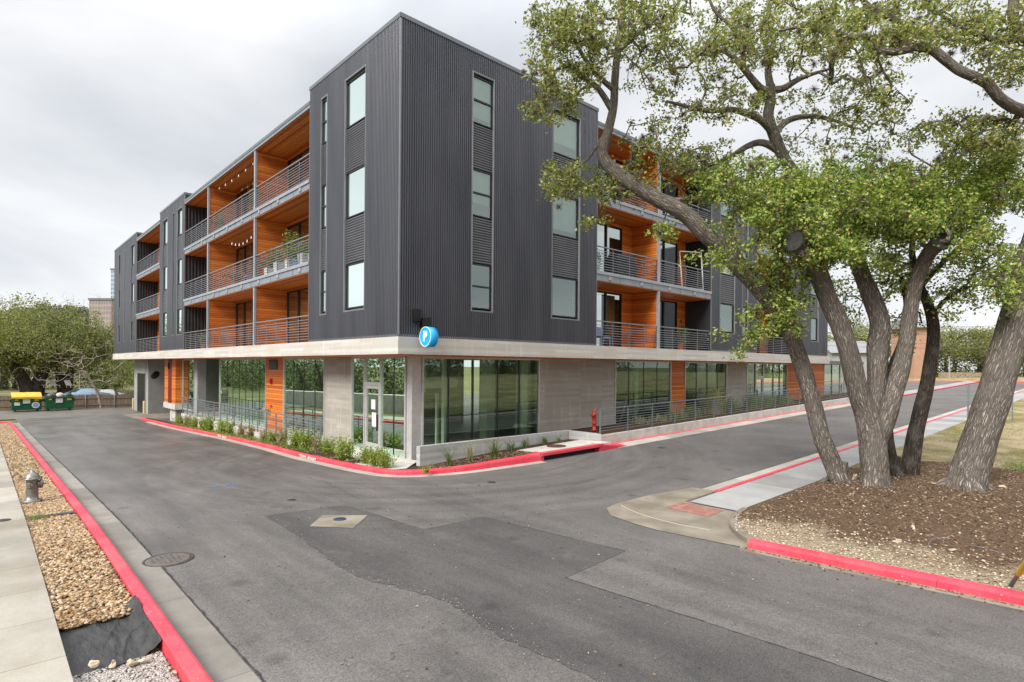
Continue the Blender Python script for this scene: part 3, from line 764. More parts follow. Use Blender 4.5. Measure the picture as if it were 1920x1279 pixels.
# lawn beyond
LAWN = [(11.2, -10.0), (9.5, -9.5), (6, -9.36), (84, -9.36), (84, -60), (1.8, -60), (1.5, -24), (9, -24), (10.5, -17), (11.5, -14), (11.8, -11.5)]
LAWN = [(9.45, -9.36), (84, -9.36), (84, -58), (1.9, -58), (1.55, -23.9), (9, -23.9), (10.5, -16.9), (11.45, -14), (11.7, -11.5), (11.1, -10.0)]
def lawn_z(x, y): return zf(x, y) + .11 + .016 * max(0, -y - 16) * min(1, max(0, (x + 2) / 8))
tag(obj_me('lawn', poly_sheet(LAWN, lawn_z, 2.5), 'lawn'), kind='structure')
pts = []
while len(pts) < 30000:
    x = random.uniform(9.5, 40); y = random.uniform(-22, -9.4)
    if inside(x, y, LAWN) and (math.sin(x * 1.7 + 2 * math.sin(y)) + math.sin(y * 1.3 + x * .4)) > -.3 + .5 * random.random(): pts.append((x, y, lawn_z(x, y)))
tag(blades(np.array(pts), .06, .9, .006, 'blade_tan', 'grass', seg=2), kind='stuff')
pts = [(12.5 + random.gauss(0, .7), -13.2 + random.gauss(0, .35)) for _ in range(2500)]
tag(blades(np.array([(x, y, lawn_z(x, y)) for x, y in pts]), .08, .8, .006, 'blade', 'grass', seg=2), kind='stuff')

# far end of the side street: cross kerb and verge
mb = MB(); vs, fs = sweep(line((84.2, -40), (84.2, 30), 4), [(0, -.1), (0, .14), (.2, .14), (.2, -.1)]); mb.add(vs, fs); struct(mb, 'kerb', 'kerb_red')
sheet('verge', 84.4, 130, -58, 60, .1, 'lawn', 6)
# far end of the street: damp concrete strip in front of the dumpsters
sheet('concrete_strip', -14, 3.5, 44, 54.5, .004, 'concrete_wet', 2)
sheet('grass_verge', -1.0, 4.2, 56.2, 59.0, .03, 'lawn_green', 1.)
sheet('driveway', -.3, 14, 36.8, 44, .012, 'apron', 2)

# building-side kerb
KB = cat_rom([(-.19, 37.3), (-.32, 30), (-.42, 24.9), (-.34, 19), (-.3, 15.4), (-.4, 10), (-.5, 8.2), (-.62, 5.8), (-.62, 3.6), (-.6, 1.7), (-.46, .2), (-.15, -.47), (.4, -.9), (1.5, -1.33), (3.1, -1.55), (4.46, -1.72)], step=.35)
KPL = [(0, -.1), (-.19, -.1), (-.19, .13), (-.17, .15), (-.06, .15), (-.03, .135), (-.012, .1)]
mb = MB(); vs, fs = sweep(KB, KPL, [1 + .75 * float(np.clip((c[0] - .6) / 3.6, 0, 1)) for c in KB]); mb.add(vs, fs); struct(mb, 'kerb', 'kerb_red')
def soil_z(x, y): return zf(x, y) + .10 + .115 * min(1, max(0, (x - 1.3) / 3.2))
mb = MB(); vs, fs = sweep(KB[10:], [(.28, .004), (0, .014), (0, -.05), (.28, -.05)]); mb.add(vs, fs); struct(mb, 'gutter', 'gutter_x')
# stencilled white words on the kerb face
def text_mesh(name, body, size, mat, depth=.002, offset=.0, parent=None):
    cu = bpy.data.curves.new(name, 'FONT'); cu.body = body; cu.size = size; cu.extrude = depth; cu.offset = offset
    cu.align_x = 'CENTER'; cu.align_y = 'CENTER'
    tmp = bpy.data.objects.new(name, cu); COL.objects.link(tmp)
    bpy.context.view_layer.update()
    me = bpy.data.meshes.new_from_object(tmp.evaluated_get(bpy.context.evaluated_depsgraph_get()))
    bpy.data.objects.remove(tmp); me.materials.append(MAT[mat])
    o = bpy.data.objects.new(name, me); COL.objects.link(o)
    if parent: o.parent = parent
    return o
def orient(o, loc, xdir, ydir):
    x = Vector(xdir).normalized(); y = Vector(ydir).normalized(); z = x.cross(y)
    o.matrix_basis = Matrix(((x.x, y.x, z.x, loc[0]), (x.y, y.y, z.y, loc[1]), (x.z, y.z, z.z, loc[2]), (0, 0, 0, 1)))
for (yy, body, near) in ((5.1, 'TOW  AWAY', 'nearer to the corner door'), (16.3, 'TOW  AWAY', 'halfway along the planting strip')):
    i = int(np.argmin(abs(KB[:, 1] - yy))); a, b = KB[i - 2], KB[i + 2]; d = (b - a) / np.linalg.norm(b - a)
    o = text_mesh('kerb_lettering', body, .2, 'white_paint', .002, .004)
    c = KB[i]
    orient(o, (c[0] - .012 - .003, c[1], zf(*c) + .065), (d[0], d[1], (zf(*b) - zf(*a)) / np.linalg.norm(b - a)), (.1, 0, 1))
    o.scale = (1.25, .72, 1)
    tag(o, 'white stencilled tow away words on the red kerb, ' + near, 'lettering', 'kerb lettering')

# storm inlet with its red lid slab
mb = MB()
def kz(x): return zf(x, -1.8)
mb.prism([(4.46, -1.72), (4.6, -1.72), (4.6, -1.3), (4.46, -1.3)], lambda x, y: kz(x) - .1, lambda x, y: kz(x) + .265)
mb.prism([(7.42, -1.84), (7.6, -1.84), (7.6, -1.3), (7.42, -1.3)], lambda x, y: kz(x) - .1, lambda x, y: kz(x) + .22)
mb.prism([(4.46, -1.76), (7.6, -1.86), (7.6, -1.62), (4.46, -1.5)], lambda x, y: kz(x) + .17, lambda x, y: kz(x) + .26)
ir = empty('storm_inlet', (6, -1.7, kz(6)), 'long dark storm drain inlet under a red painted lid in the kerb', 'storm drain')
mb.build('inlet_lid', 'kerb_red', ir)
mb = MB(); mb.prism([(4.6, -1.5), (7.42, -1.6), (7.42, -1.2), (4.6, -1.2)], lambda x, y: kz(x) - .02, lambda x, y: kz(x) + .165); mb.build('inlet_throat', 'black', ir)
mb = MB(); mb.prism([(4.75, -1.5), (8.4, -1.6), (8.22, -.25), (4.6, -.4)], lambda x, y: kz(x) + .05, lambda x, y: soil_z(x, y) + .018); mb.build('inlet_slab', 'concrete_white', ir)
mb = MB(); mb.lathe([(.36, 0), (.36, .02), (.3, .026), (.0, .026)], 28, (6.2, -.8, soil_z(6.2, -.8) + .02)); mb.build('manhole_lid', 'rust_lid', ir)
# red transition down to the flush gutter
mb = MB(); mb.add([(7.6, -1.84, kz(7.6) - .05), (9.3, -1.75, kz(9.3) + .0), (9.3, -1.2, kz(9.3) + .05), (7.6, -1.3, kz(7.6) - .05), (7.6, -1.84, kz(7.6) + .22), (7.6, -1.25, kz(7.6) + .24)],
                  [(0, 1, 4), (4, 1, 2, 5), (0, 4, 5, 3), (0, 3, 2, 1)]); struct(mb, 'kerb', 'kerb_red')
mb = MB(); vs, fs = sweep(line((8.6, -1.82), (46, -1.85), 2.), [(0, -.05), (0, .008), (-.6, .045), (-.6, -.05)]); mb.add(vs, fs); struct(mb, 'gutter', 'gutter_x')
mb = MB(); vs, fs = sweep(line((8.9, -1.24), (46, -1.24), 2.), [(0, -.05), (0, .06), (-.22, .07), (-.22, -.05)]); mb.add(vs, fs); struct(mb, 'kerb', 'kerb_red')
mb = MB(); vs, fs = sweep(line((46, -1.85), (84, -1.85), 2.), [(0, -.05), (0, .02), (-1.4, .1), (-1.4, -.05)]); mb.add(vs, fs); struct(mb, 'sidewalk', 'walk_x')
mb = MB(); vs, fs = sweep(line((46, -1.9), (84, -1.9), 2.), [(0, -.05), (0, .1), (-.15, .1), (-.15, -.05)]); mb.add(vs, fs); struct(mb, 'kerb', 'kerb_red')

# planting soil along the street facade and in the corner planter, door landing
west = [(c[0] + .18, c[1]) for c in KB if 5.4 < c[1] < 36.9]
flat_pts = west + [(.3, 5.4), (.3, 36.9)]
me = poly_sheet(flat_pts, lambda x, y: zf(x, y) + .13, .7); tag(obj_me('planting_soil', me, 'soil'), kind='structure')
_gc = np.array([(random.uniform(-.3, .26), random.uniform(5.6, 27)) for _ in range(5200)]); V, F = leaf_quads(np.column_stack([_gc, zg(_gc[:, 0], _gc[:, 1]) + .14 + RNG.uniform(0, .12, len(_gc)) * (.5 + .5 * np.sin(_gc[:, 1] * 4.1))]), .075, .35, .1); tag(mesh_np('ground_cover', V, F, 'leaf_shrub'), kind='stuff')
c1 = [(c[0] + .16, c[1]) for c in KB if -.2 < c[1] <= 5.4]
me = poly_sheet(c1 + [(.25, -.1), (1.4, 1.0), (1.42, 5.4)], lambda x, y: max(zf(x, y) + .12, .02), .5); tag(obj_me('door_landing', me, 'concrete_white'), kind='structure')
c1b = [(c[0] + .16, c[1]) for c in KB if 1.9 < c[1] <= 5.6]
me = poly_sheet(c1b + [(.18, 2.2), (.34, 5.6)], lambda x, y: max(zf(x, y) + .14, .04), .5); tag(obj_me('planting_soil', me, 'soil'), kind='structure')
c2 = [(c[0], c[1] + .16) for c in KB if c[1] < -.3]
me = poly_sheet(c2 + [(4.5, -1.45), (8.4, -1.3), (8.3, .34), (.3, .34), (.05, -.1)], soil_z, .4); tag(obj_me('planter_soil', me, 'soil'), kind='structure')
mb = MB(); mb.prism([(8.4, -.95), (46, -.95), (46, 1.4), (8.4, 1.4)], lambda x, y: -.5, lambda x, y: zf(x, -1) + .36); struct(mb, 'planting_soil', 'soil')
P = np.array([(x, random.uniform(-1.4, .1)) for x in RNG.uniform(.6, 4.6, 3000)]); P = P[[inside(x, y, c2 + [(4.5, -1.45), (4.85, -.35), (.05, -.1)]) for x, y in P]]
V, F = leaf_quads(np.column_stack([P, [soil_z(x, y) + .015 for x, y in P]]), .07, .3, .7); tag(mesh_np('bark_chips', V, F, 'chip'), kind='stuff')
# ================================================================== THE APARTMENT BUILDING
B = empty('apartment_building', (0, 0, 0), 'four storey dark metal apartment block with cedar balconies over a glazed ground floor', 'building')
Z0, ZT = 4.13, 13.95
def corr(mb, P, u0, u1, z0, z1, holes=(), pitch=.066, amp=.034):
    """vertical ribbed cladding sheet; P(u, w, z) places it"""
    n = int(round((u1 - u0) / pitch)) * 6
    us = np.linspace(u0, u1, n + 1); 
    prof = np.array([0, .8, 1, 1, .8, 0])
    ws = np.array([amp * prof[i % 6] for i in range(n + 1)])
    for i in range(n):
        um = (us[i] + us[i + 1]) / 2; zs = [(z0, z1)]
        for h in holes:
            if h[0] < um < h[1]:
                nz = []
                for a, b in zs:
                    if h[3] <= a or h[2] >= b: nz.append((a, b)); continue
                    if h[2] > a: nz.append((a, h[2]))
                    if h[3] < b: nz.append((h[3], b))
                zs = nz
        for a, b in zs:
            mb.add([P(us[i], ws[i], a), P(us[i + 1], ws[i + 1], a), P(us[i + 1], ws[i + 1], b), P(us[i], ws[i], b)], [(0, 1, 2, 3)])
def hcorr(mb, P, u0, u1, z0, z1, w0, pitch=.075, amp=.018):
    n = int(round((z1 - z0) / pitch)) * 6; zs = np.linspace(z0, z1, n + 1); prof = [0, .8, 1, 1, .8, 0]
    for i in range(n):
        a, b = w0 + amp * prof[i % 6], w0 + amp * prof[(i + 1) % 6]
        mb.add([P(u0, a, zs[i]), P(u1, a, zs[i]), P(u1, b, zs[i + 1]), P(u0, b, zs[i + 1])], [(0, 1, 2, 3)])

FLOORS = [(5.2, 6.72), (8.34, 9.92), (11.48, 13.07)]
REC = -.05
def slot(P, u0, u1, rail, wall, trimw=.055, blinds=('blind_tan', 'blind', 'blind'), coarse=1., zb=5.14, zt=13.13):
    """a full height recessed window bay: trim, spandrels and three windows"""
    mb = MB()
    for a, b, c, d in ((u0 - trimw, u0, zb - trimw, zt + trimw), (u1, u1 + trimw, zb - trimw, zt + trimw), (u0, u1, zt, zt + trimw), (u0, u1, zb - trimw, zb)):
        mb.box(a, b, REC - .02, .03, c, d, P)
    mb.build('window_trim', 'trim', B)
    for a, b in ((FLOORS[0][1], FLOORS[1][0]), (FLOORS[1][1], FLOORS[2][0])): mb = MB(); hcorr(mb, P, u0, u1, a + .03, b - .03, REC, .085 * coarse, .026); mb.build('spandrel', 'metal_spandrel', B)
    for k, (a, b) in enumerate(FLOORS):
        mb = MB(); t = .035
        for x0, x1, y0, y1 in ((u0, u0 + t, a, b), (u1 - t, u1, a, b), (u0 + t, u1 - t, b - t, b), (u0 + t, u1 - t, a, a + t)): mb.box(x0, x1, REC - .06, REC + .03, y0, y1, P)
        if rail: mb.box(u0 + t, u1 - t, REC - .05, REC + .03, (a + b) / 2 - .03, (a + b) / 2 + .025, P)
        w = mb.build('window', 'black_frame', B)
        mb = MB(); mb.quad(P(u0 + t, REC - .01, a + t), P(u1 - t, REC - .01, a + t), P(u1 - t, REC - .01, b - t), P(u0 + t, REC - .01, b - t)); mb.build('pane', 'glass_win', w)
        dz_ = (b - a) * random.choice([0, 0, .14, .28, .5]); mb = MB(); mb.box(u0 + t, u1 - t, REC - .13, REC - .12, a + t + dz_, b - t, P); mb.build('blind', blinds[k], w)

def mass(P, u0, u1, slots, pitch, d=1.5, ends=(True, True), enddepth=None, label=None):
    """one ribbed metal volume of the facade: face, side returns, base flashing and parapet cap"""
    mb = MB(); rets = []; holes = [(a, b, 5.14, 13.13) for a, b in slots]
    corr(mb, P, u0, u1, Z0, ZT - .12, holes, pitch)
    for k, (u, s) in enumerate(((u0, -1), (u1, 1))):
        if ends[k]:
            dd = (enddepth or d) if k == 1 else d
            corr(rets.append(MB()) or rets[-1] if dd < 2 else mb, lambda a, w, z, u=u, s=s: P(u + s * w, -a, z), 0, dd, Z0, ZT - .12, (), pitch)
    # dark backing so that nothing shows through the bays
    mb.build('metal_cladding', 'metal_dark', B)
    for q_ in rets: q_.build('metal_return', 'metal_shaded', B)
    mb = MB(); mb.box(u0 + .02, u1 - .02, -.5, -.32, Z0, ZT - .3, P); mb.build('bay_backing', 'dark_room', B)
    mb = MB()
    mb.box(u0 - .03, u1 + .03, -.12, .045, ZT - .13, ZT, P)
    for k, (u, s) in enumerate(((u0, -1), (u1, 1))):
        if ends[k]: mb.box(min(u, u + s * .03) - .0, max(u, u + s * .03), -((enddepth or 4) if k == 1 else 4), -.12, ZT - .13, ZT - .001, P)
    mb.build('parapet_cap', 'cap', B)
    mb = MB(); mb.box(u0, u1, -.02, .022, Z0 + .002, Z0 + .075, P)
    for k, (u, s) in enumerate(((u0, -1), (u1, 1))):
        if ends[k]: mb.box(u - .012, u + .012 + 0 * s, -.05, .018, Z0 + .075, ZT - .13, P)
    mb.build('flashing', 'trim', B)
    mb = MB(); mb.box(u0 + .05, u1 - .05, -6, -.13, ZT - .2, ZT - .14, P); mb.build('roof', 'cap', B)

# corner tower
LS = [(5.0, 5.47), (2.12, 3.53)]; RS = [(2.82, 3.72), (6.75, 8.28)]
mass(FL, 0, 6.5, LS, .085, ends=(False, True), enddepth=1.5)
mass(FR, 0, 9.42, RS, .085, ends=(False, True), enddepth=1.5)
mb = MB(); mb.box(-.022, .045, -.022, .045, Z0, ZT - .13); mb.build('corner_trim', 'trim', B)
slot(FL, *LS[0], True, None, blinds=('blind_tan', 'blind', 'blind')); slot(FL, *LS[1], False, None)
slot(FR, *RS[0], True, None, blinds=('dark_room', 'blind', 'blind')); slot(FR, *RS[1], False, None, blinds=('dark_room', 'blind', 'blind'))
# the other volumes
MS = [(25.6, 26.85), (27.65, 28.0), (29.5, 30.8)]
mass(FL, 25.11, 31.75, MS, .2)
for i, a in enumerate(MS): slot(FL, *a, False, None, coarse=1.6, blinds=('blind', 'blind', 'blind') if i != 1 else ('dark_room',) * 3)
FS = [(41.0, 42.35), (44.9, 45.4), (47.5, 48.35)]
mass(FL, 40.08, 50.6, FS, .2, enddepth=12)
for i, a in enumerate(FS): slot(FL, *a, False, None, coarse=1.6, blinds=('blind', 'blind', 'blind') if i != 1 else ('dark_room',) * 3)
RB = [(19.85, 21.5), (22.45, 23.1)]
mass(FR, 18.9, 24.3, RB, .1)
for i, a in enumerate(RB): slot(FR, *a, i == 1, None, coarse=1.3, blinds=('dark_room', 'blind', 'blind'))
RE = [(32.6, 33.9)]
mass(FR, 29.35, 35.76, RE, .13, enddepth=14)
for a in RE: slot(FR, *a, False, None, coarse=1.6, blinds=('dark_room', 'blind', 'blind'))

# concrete transfer slab and its boarded underside
mb = MB(); mb.prism([(-.035, -.035), (36.15, -.035), (36.15, 13), (13, 13), (13, 51.1), (-.035, 51.1)], 3.6, Z0); mb.build('transfer_slab', 'board_slab', B)
mb = MB(); mb.prism([(.06, .06), (36.05, .06), (36.05, 1.5), (1.5, 1.5), (1.5, 51.0), (.06, 51.0)], 3.565, 3.597); mb.build('soffit', 'wood_x', B)

# balconies
def fascia(P, u0, u1, zt, zb):
    mb = MB(); mb.box(u0, u1, -1.5, -.0, zb + .035, zt - .005, P); fs = mb.build('balcony_slab', 'fascia', B)
    mb = MB(); mb.box(u0, u1, -.2, .045, zt - .13, zt, P); mb.build('drip_edge', 'fascia_cap', fs)
    mb = MB()
    for u in np.arange(u0 + 1.6, u1 - .3, 2.45): mb.box(u - .006, u + .006, 0, .006, zb + .035, zt - .13, P)
    mb.build('seam', 'black_frame', fs)
    for u in np.arange(u0 + .9, u1 - .4, 2.3):
        mb = MB(); mb.box(u - .1, u + .1, .001, .03, zb + .1, zb + .27, P); mb.box(u - .075, u + .075, .03, .042, zb + .12, zb + .17, P); mb.build('wall_vent', 'steel_col', fs)
def railing(P, u0, u1, zf_, w=-.06, name='balcony_railing'):
    mb = MB(); zt = zf_ + 1.06
    mb.box(u0, u1, w - .028, w + .028, zt - .045, zt, P)
    for k in range(8):
        z = zf_ + .12 + k * .108; mb.box(u0, u1, w - .011, w + .011, z - .012, z + .012, P)
    n = max(2, int(round((u1 - u0) / 1.17)))
    for u in np.linspace(u0 + .03, u1 - .03, n + 1): mb.box(u - .02, u + .02, w - .045, w - .013, zf_, zt - .045, P)
    return mb.build(name, 'rail', B)
def door_wall(P, u0, u1, zb, zt, a0, a1, panes=3, curtain=None):
    """balcony back wall: cedar with a black framed sliding door between a0 and a1"""
    ax = 'wood_z'
    mb = MB(); w = -1.5
    for x0, x1 in ((u0, a0), (a1, u1)):
        if x1 - x0 > .05: mb.box(x0, x1, w - .1, w, zb, zt, P)
    if zt - zb > 2.62: mb.box(a0, a1, w - .1, w, zb + 2.6, zt, P)
    mb.build('balcony_back_wall', ax, B)
    mb = MB(); zd = min(zb + 2.6, zt); t = .07
    us = np.linspace(a0, a1, panes + 1)
    mb.box(a0, a1, w - .09, w + .02, zd - t, zd, P); mb.box(a0, a1, w - .09, w + .02, zb, zb + t, P)
    for u in us: mb.box(max(a0, u - t * .7), min(a1, u + t * .7), w - .09, w + .022, zb + t, zd - t, P)
    d = mb.build('sliding_door', 'black_frame', B)
    mb = MB()
    for a, b in zip(us[:-1], us[1:]): mb.quad(P(a + .05, w - .03, zb + t), P(b - .05, w - .03, zb + t), P(b - .05, w - .03, zd - t), P(a + .05, w - .03, zd - t))
    mb.build('pane', 'glass_door', d)
    mb = MB(); mb.box(a0, a1, w - 1.6, w - 1.55, zb, zd, P); mb.build('room_back', 'dark_room', d)
    if curtain:
        mb = MB()
        for a, b in curtain:
            n = int((b - a) / .05)
            for i in range(n):
                x = a + (b - a) * i / n; y = a + (b - a) * (i + 1) / n
                mb.add([P(x, w - .2 - .03 * (i % 2), zb + .05), P(y, w - .2 - .03 * ((i + 1) % 2), zb + .05), P(y, w - .2 - .03 * ((i + 1) % 2), zd - .1), P(x, w - .2 - .03 * (i % 2), zd - .1)], [(0, 1, 2, 3)])
        mb.build('curtain', 'blind_tan', d)
BF = [(4.13, 6.82), (7.25, 10.02), (10.42, 13.18)]
def bay(P, u0, u1, dividers, doors, soffit_mat):
    for k, (zb, zt) in enumerate(BF):
        if k: fascia(P, u0, u1, zb, BF[k - 1][1])
        mb = MB(); mb.box(u0, u1, -1.52, -.03, zt, zt + .03, P); mb.build('balcony_soffit', soffit_mat, B)
        railing(P, u0 + .01, u1 - .01, zb)
        e = [u0] + list(dividers) + [u1]
        for j in range(len(e) - 1):
            a0, a1, panes, cur = doors[j]
            lo, hi = e[j] + .06 if j else e[j], e[j + 1] - .06 if j < len(e) - 2 else e[j + 1]
            door_wall(P, lo, hi, zb, zt, a0, a1, panes, cur if k == 0 else None)
        for dv in dividers:
            mb = MB(); mb.box(dv - .06, dv + .06, -1.5, -.1, zb, zt, P); mb.build('divider_wall', 'wood_z', B)
            mb = MB(); mb.box(dv - .075, dv + .075, -.1, .0, zb, zt, P); mb.build('steel_column', 'steel_col', B)
    mb = MB(); mb.box(u0, u1, -8, .0, 13.212, 13.4, P); mb.box(u0, u1, -.1, .04, 13.3, 13.43, P); mb.build('balcony_roof', 'cap', B)
    mb = MB(); mb.box(u0, u1, -.03, .022, 13.18, 13.298, P); mb.build('roof_fascia', 'fascia', B)
bay(FL, 6.5, 25.11, [12.65, 20.15], [(7.2, 12.5, 4, [(9.6, 10.9), (11.4, 12.3)]), (14.6, 20.0, 4, [(17.5, 18.8)]), (20.6, 23.6, 2, None)], 'wood_x')
bay(FL, 31.75, 40.08, [], [(33, 38, 3, None)], 'wood_x')
bay(FR, 9.42, 18.9, [14.05], [(9.6, 13.15, 3, [(11.9, 12.9)]), (14.25, 18.05, 3, [(16.2, 16.7)])], 'wood_y')
bay(FR, 24.3, 29.35, [], [(24.8, 28, 3, None)], 'wood_y')

# ground floor --------------------------------------------------------------
S = -1.4
def storefront(P, u0, u1, mull, zb=0., zt=3.565, door=None, w=S):
    mb = MB(); t = .06
    mb.box(u0, u0 + t, w - .06, w + .05, zb, zt, P); mb.box(u1 - t, u1, w - .06, w + .05, zb, zt, P)
    mb.box(u0 + t, u1 - t, w - .06, w + .05, zt - .07, zt, P); mb.box(u0 + t, u1 - t, w - .06, w + .05, zb, zb + .09, P)
    st = mb.build('storefront', 'alu', B)
    mb = MB()
    for u in mull:
        if door and (abs(u - door[0]) < .05 or abs(u - door[1]) < .05): continue
        mb.box(u - .028, u + .028, w - .08, w + .012, zb + .09, zt - .07, P)
    if mb.v: mb.build('mullion', 'black_frame', st)
    mb = MB()
    def pane(a, b, c, d): mb.quad(P(a, w, c), P(b, w, c), P(b, w, d), P(a, w, d))
    if door:
        d0, d1, dh = door
        pane(u0 + t, d0 - .03, zb + .09, zt - .07); pane(d1 + .03, u1 - t, zb + .09, zt - .07); pane(d0, d1, dh + .12, zt - .07)
    else: pane(u0 + t, u1 - t, zb + .09, zt - .07)
    mb.build('pane', 'glass_shop', st)
    if door:
        d0, d1, dh = door
        mb = MB()
        mb.box(d0 - .05, d0 + .03, w - .06, w + .055, zb + .09, zt - .07, P); mb.box(d1 - .03, d1 + .05, w - .06, w + .055, zb + .09, zt - .07, P); mb.box(d0 + .03, d1 - .03, w - .06, w + .055, dh + .03, dh + .14, P)
        mb.build('door_frame', 'alu', st)
        mb = MB(); s = .11
        mb.box(d0 + .04, d0 + .04 + s, w - .04, w + .035, zb + .1, dh + .02, P); mb.box(d1 - .04 - s, d1 - .04, w - .04, w + .035, zb + .1, dh + .02, P)
        mb.box(d0 + .04 + s, d1 - .04 - s, w - .04, w + .035, dh - .1, dh + .02, P); mb.box(d0 + .04 + s, d1 - .04 - s, w - .04, w + .035, zb + .1, zb + .36, P)
        dd = mb.build('door', 'alu', B)
        mb = MB(); mb.quad(P(d0 + .15, w - .005, zb + .36), P(d1 - .15, w - .005, zb + .36), P(d1 - .15, w - .005, dh - .1), P(d0 + .15, w - .005, dh - .1)); mb.build('pane', 'glass_shop', dd)
        mb = MB(); mb.box(d0 + .16, d0 + .2, w + .01, w + .09, zb + .85, zb + 1.45, P); mb.build('door_handle', 'black_frame', dd)
        if w == S and P is FL and d0 < 5:
            mb = MB(); mb.box(d0 + .42, d0 + .72, w + .003, w + .008, 1.62, 1.98, P); mb.box(d0 + .36, d0 + .66, w + .003, w + .008, .98, 1.5, P); mb.build('notice', 'white_paint', dd)
def panel(P, u0, u1, mat, name, zb=-.4, zt=3.565, w=S, th=.25): 
    mb = MB(); mb.box(u0, u1, w - th, w + .02, zb, zt, P); return mb.build(name, mat, B)
# corner post
mb = MB(); mb.box(1.4, 1.78, 1.4, 1.72, -.2, 3.565); mb.build('corner_column', 'alu', B)
storefront(FL, 1.74, 5.66, [2.55, 3.42, 4.6], door=(3.42, 4.6, 2.48))
panel(FL, 5.66, 8.06, 'board_wall', 'concrete_wall')
storefront(FL, 8.06, 12.56, [9.06, 10.24, 11.38])
panel(FL, 12.56, 14.86, 'wood_z', 'cedar_panel')
storefront(FL, 14.86, 22.6, [15.83, 16.88, 17.97, 19.03, 20.15, 21.22])
# recessed entry
mb = MB(); mb.box(22.6, 22.68, -4.6, S, 0, 3.565, FL); mb.box(22.6, 27.5, -4.7, -4.6, 0, 3.565, FL); mb.build('entry_wall', 'room_wall', B)
storefront(FL, 23.0, 27.3, [25.1], w=-3.6)
mb = MB(); mb.box(27.45, 28.2, S - .5, S + .03, -.3, 3.565, FL); mb.build('entry_column', 'grey_wall', B)
storefront(FL, 28.25, 31.4, [29.8])
# cedar clad pier with its red stripe, standing on a concrete corbel
mb = MB(); mb.box(31.42, 34.75, -2.6, -.95, .35, 3.565, FL); mb.build('cedar_pier', 'wood_z', B)
mb = MB(); mb.box(32.55, 33.55, -.95, -.93, .36, 3.56, FL); mb.build('red_panel', 'red_panel', B)
mb = MB(); mb.box(31.3, 34.85, -2.7, -.9, -.05, .35, FL); mb.box(32.3, 33.9, -2.5, -1.15, -1.4, -.05, FL); mb.build('pier_base', 'concrete_white', B)
mb = MB(); mb.box(33.2, 33.32, -.95, -.85, 2.85, 3.3, FL); mb.build('wall_light', 'black', B)
# garage mouth and the grey stair wall
mb = MB(); mb.box(43.0, 49.2, -6, S, -1.5, 3.565, FL); mb.build('grey_wall', 'grey_wall', B)
mb = MB(); mb.box(44.3, 47.6, S, S + .02, -1.2, 2.35, FL); mb.build('garage_side_door', 'black_frame', B)
mb = MB(); mb.box(34.7, 43, -9, -8.8, -1.5, 3.565, FL); mb.box(34.7, 43, -8.8, -1.4, -1.35, -1.3, FL); mb.build('garage_interior', 'grey_wall', B)
mb = MB(); mb.box(43.8, 43.95, S, S + .06, -1.2, 3.5, FL); mb.build('downpipe', 'steel_col', B)
# side street
storefront(FR, 1.79, 7.5, [2.92, 4.04, 5.24, 6.39])
panel(FR, 7.5, 12.54, 'board_wall', 'concrete_wall')
storefront(FR, 12.54, 17.32, [13.65, 14.89, 16.06])
panel(FR, 17.32, 18.68, 'wood_z', 'cedar_panel')
storefront(FR, 18.68, 23.4, [19.95, 21.13, 22.3])
panel(FR, 23.4, 25.96, 'board_wall', 'concrete_wall')
storefront(FR, 25.96, 32.13, [27.23, 28.32, 29.95, 30.98], zb=.4, door=(27.23, 28.32, 2.6))
panel(FR, 32.13, 39.2, 'wood_z', 'cedar_panel')
storefront(FR, 39.2, 47, [41, 42.8, 44.0, 45.5], zb=.5, door=(42.8, 44.0, 2.6), zt=3.6)
mb = MB(); mb.box(36.2, 47.2, -9, -.9, 3.6, 3.85, FR); mb.build('canopy_roof', 'cap', B)
# interior seen through the glass
mb = MB(); mb.prism([(1.5, 1.5), (47, 1.5), (47, 12), (12, 12), (12, 31.4), (1.5, 31.4)], -.3, .02); mb.build('room_floor', 'room_floor', B)
mb = MB(); mb.box(12, 47, 10.5, 10.7, 0, 3.6); mb.box(10.5, 10.7, 10.5, 31, 0, 3.6); mb.box(1.5, 10.5, 31.3, 31.5, 0, 3.6); mb.build('room_wall', 'room_wall', B)
for (x, y, w) in ((2.5, 3.4, .3), (3.35, 2.2, .18), (7.1, 2.0, .35), (6.6, 3.6, .45), (8.2, 2.6, .22), (3.4, 9.2, .4), (3.4, 18.5, .45), (14.3, 3.4, .4), (16.6, 3.2, .35), (20.5, 3.4, .3), (27, 3.6, .4)):
    mb = MB(); mb.box(x - w / 2, x + w / 2, y - w / 2, y + w / 2, .02, 3.6); mb.build('interior_column', 'interior_col', B)
mb = MB(); mb.lathe([(.24, 0), (.24, 3.4)], 24, (2.2, 4.6, 2.55), 'x'); mb.build('ventilation_duct', 'interior_col', B)
mb = MB(); mb.box(3.6, 3.66, 3.9, 3.96, 2.2, 3.6); mb.build('conduit', 'interior_col', B)
mb = MB(); mb.box(1.7, 12, 5.5, 5.56, .98, 1.02); mb.box(3.2, 3.3, 2.5, 2.6, .02, 2.2); mb.build('counter_edge', 'interior_col', B)
mb = MB(); mb.bar((13.6, 2.0, .05), (15.2, 2.2, 3.1), .06); mb.build('leaning_board', 'interior_col', B)
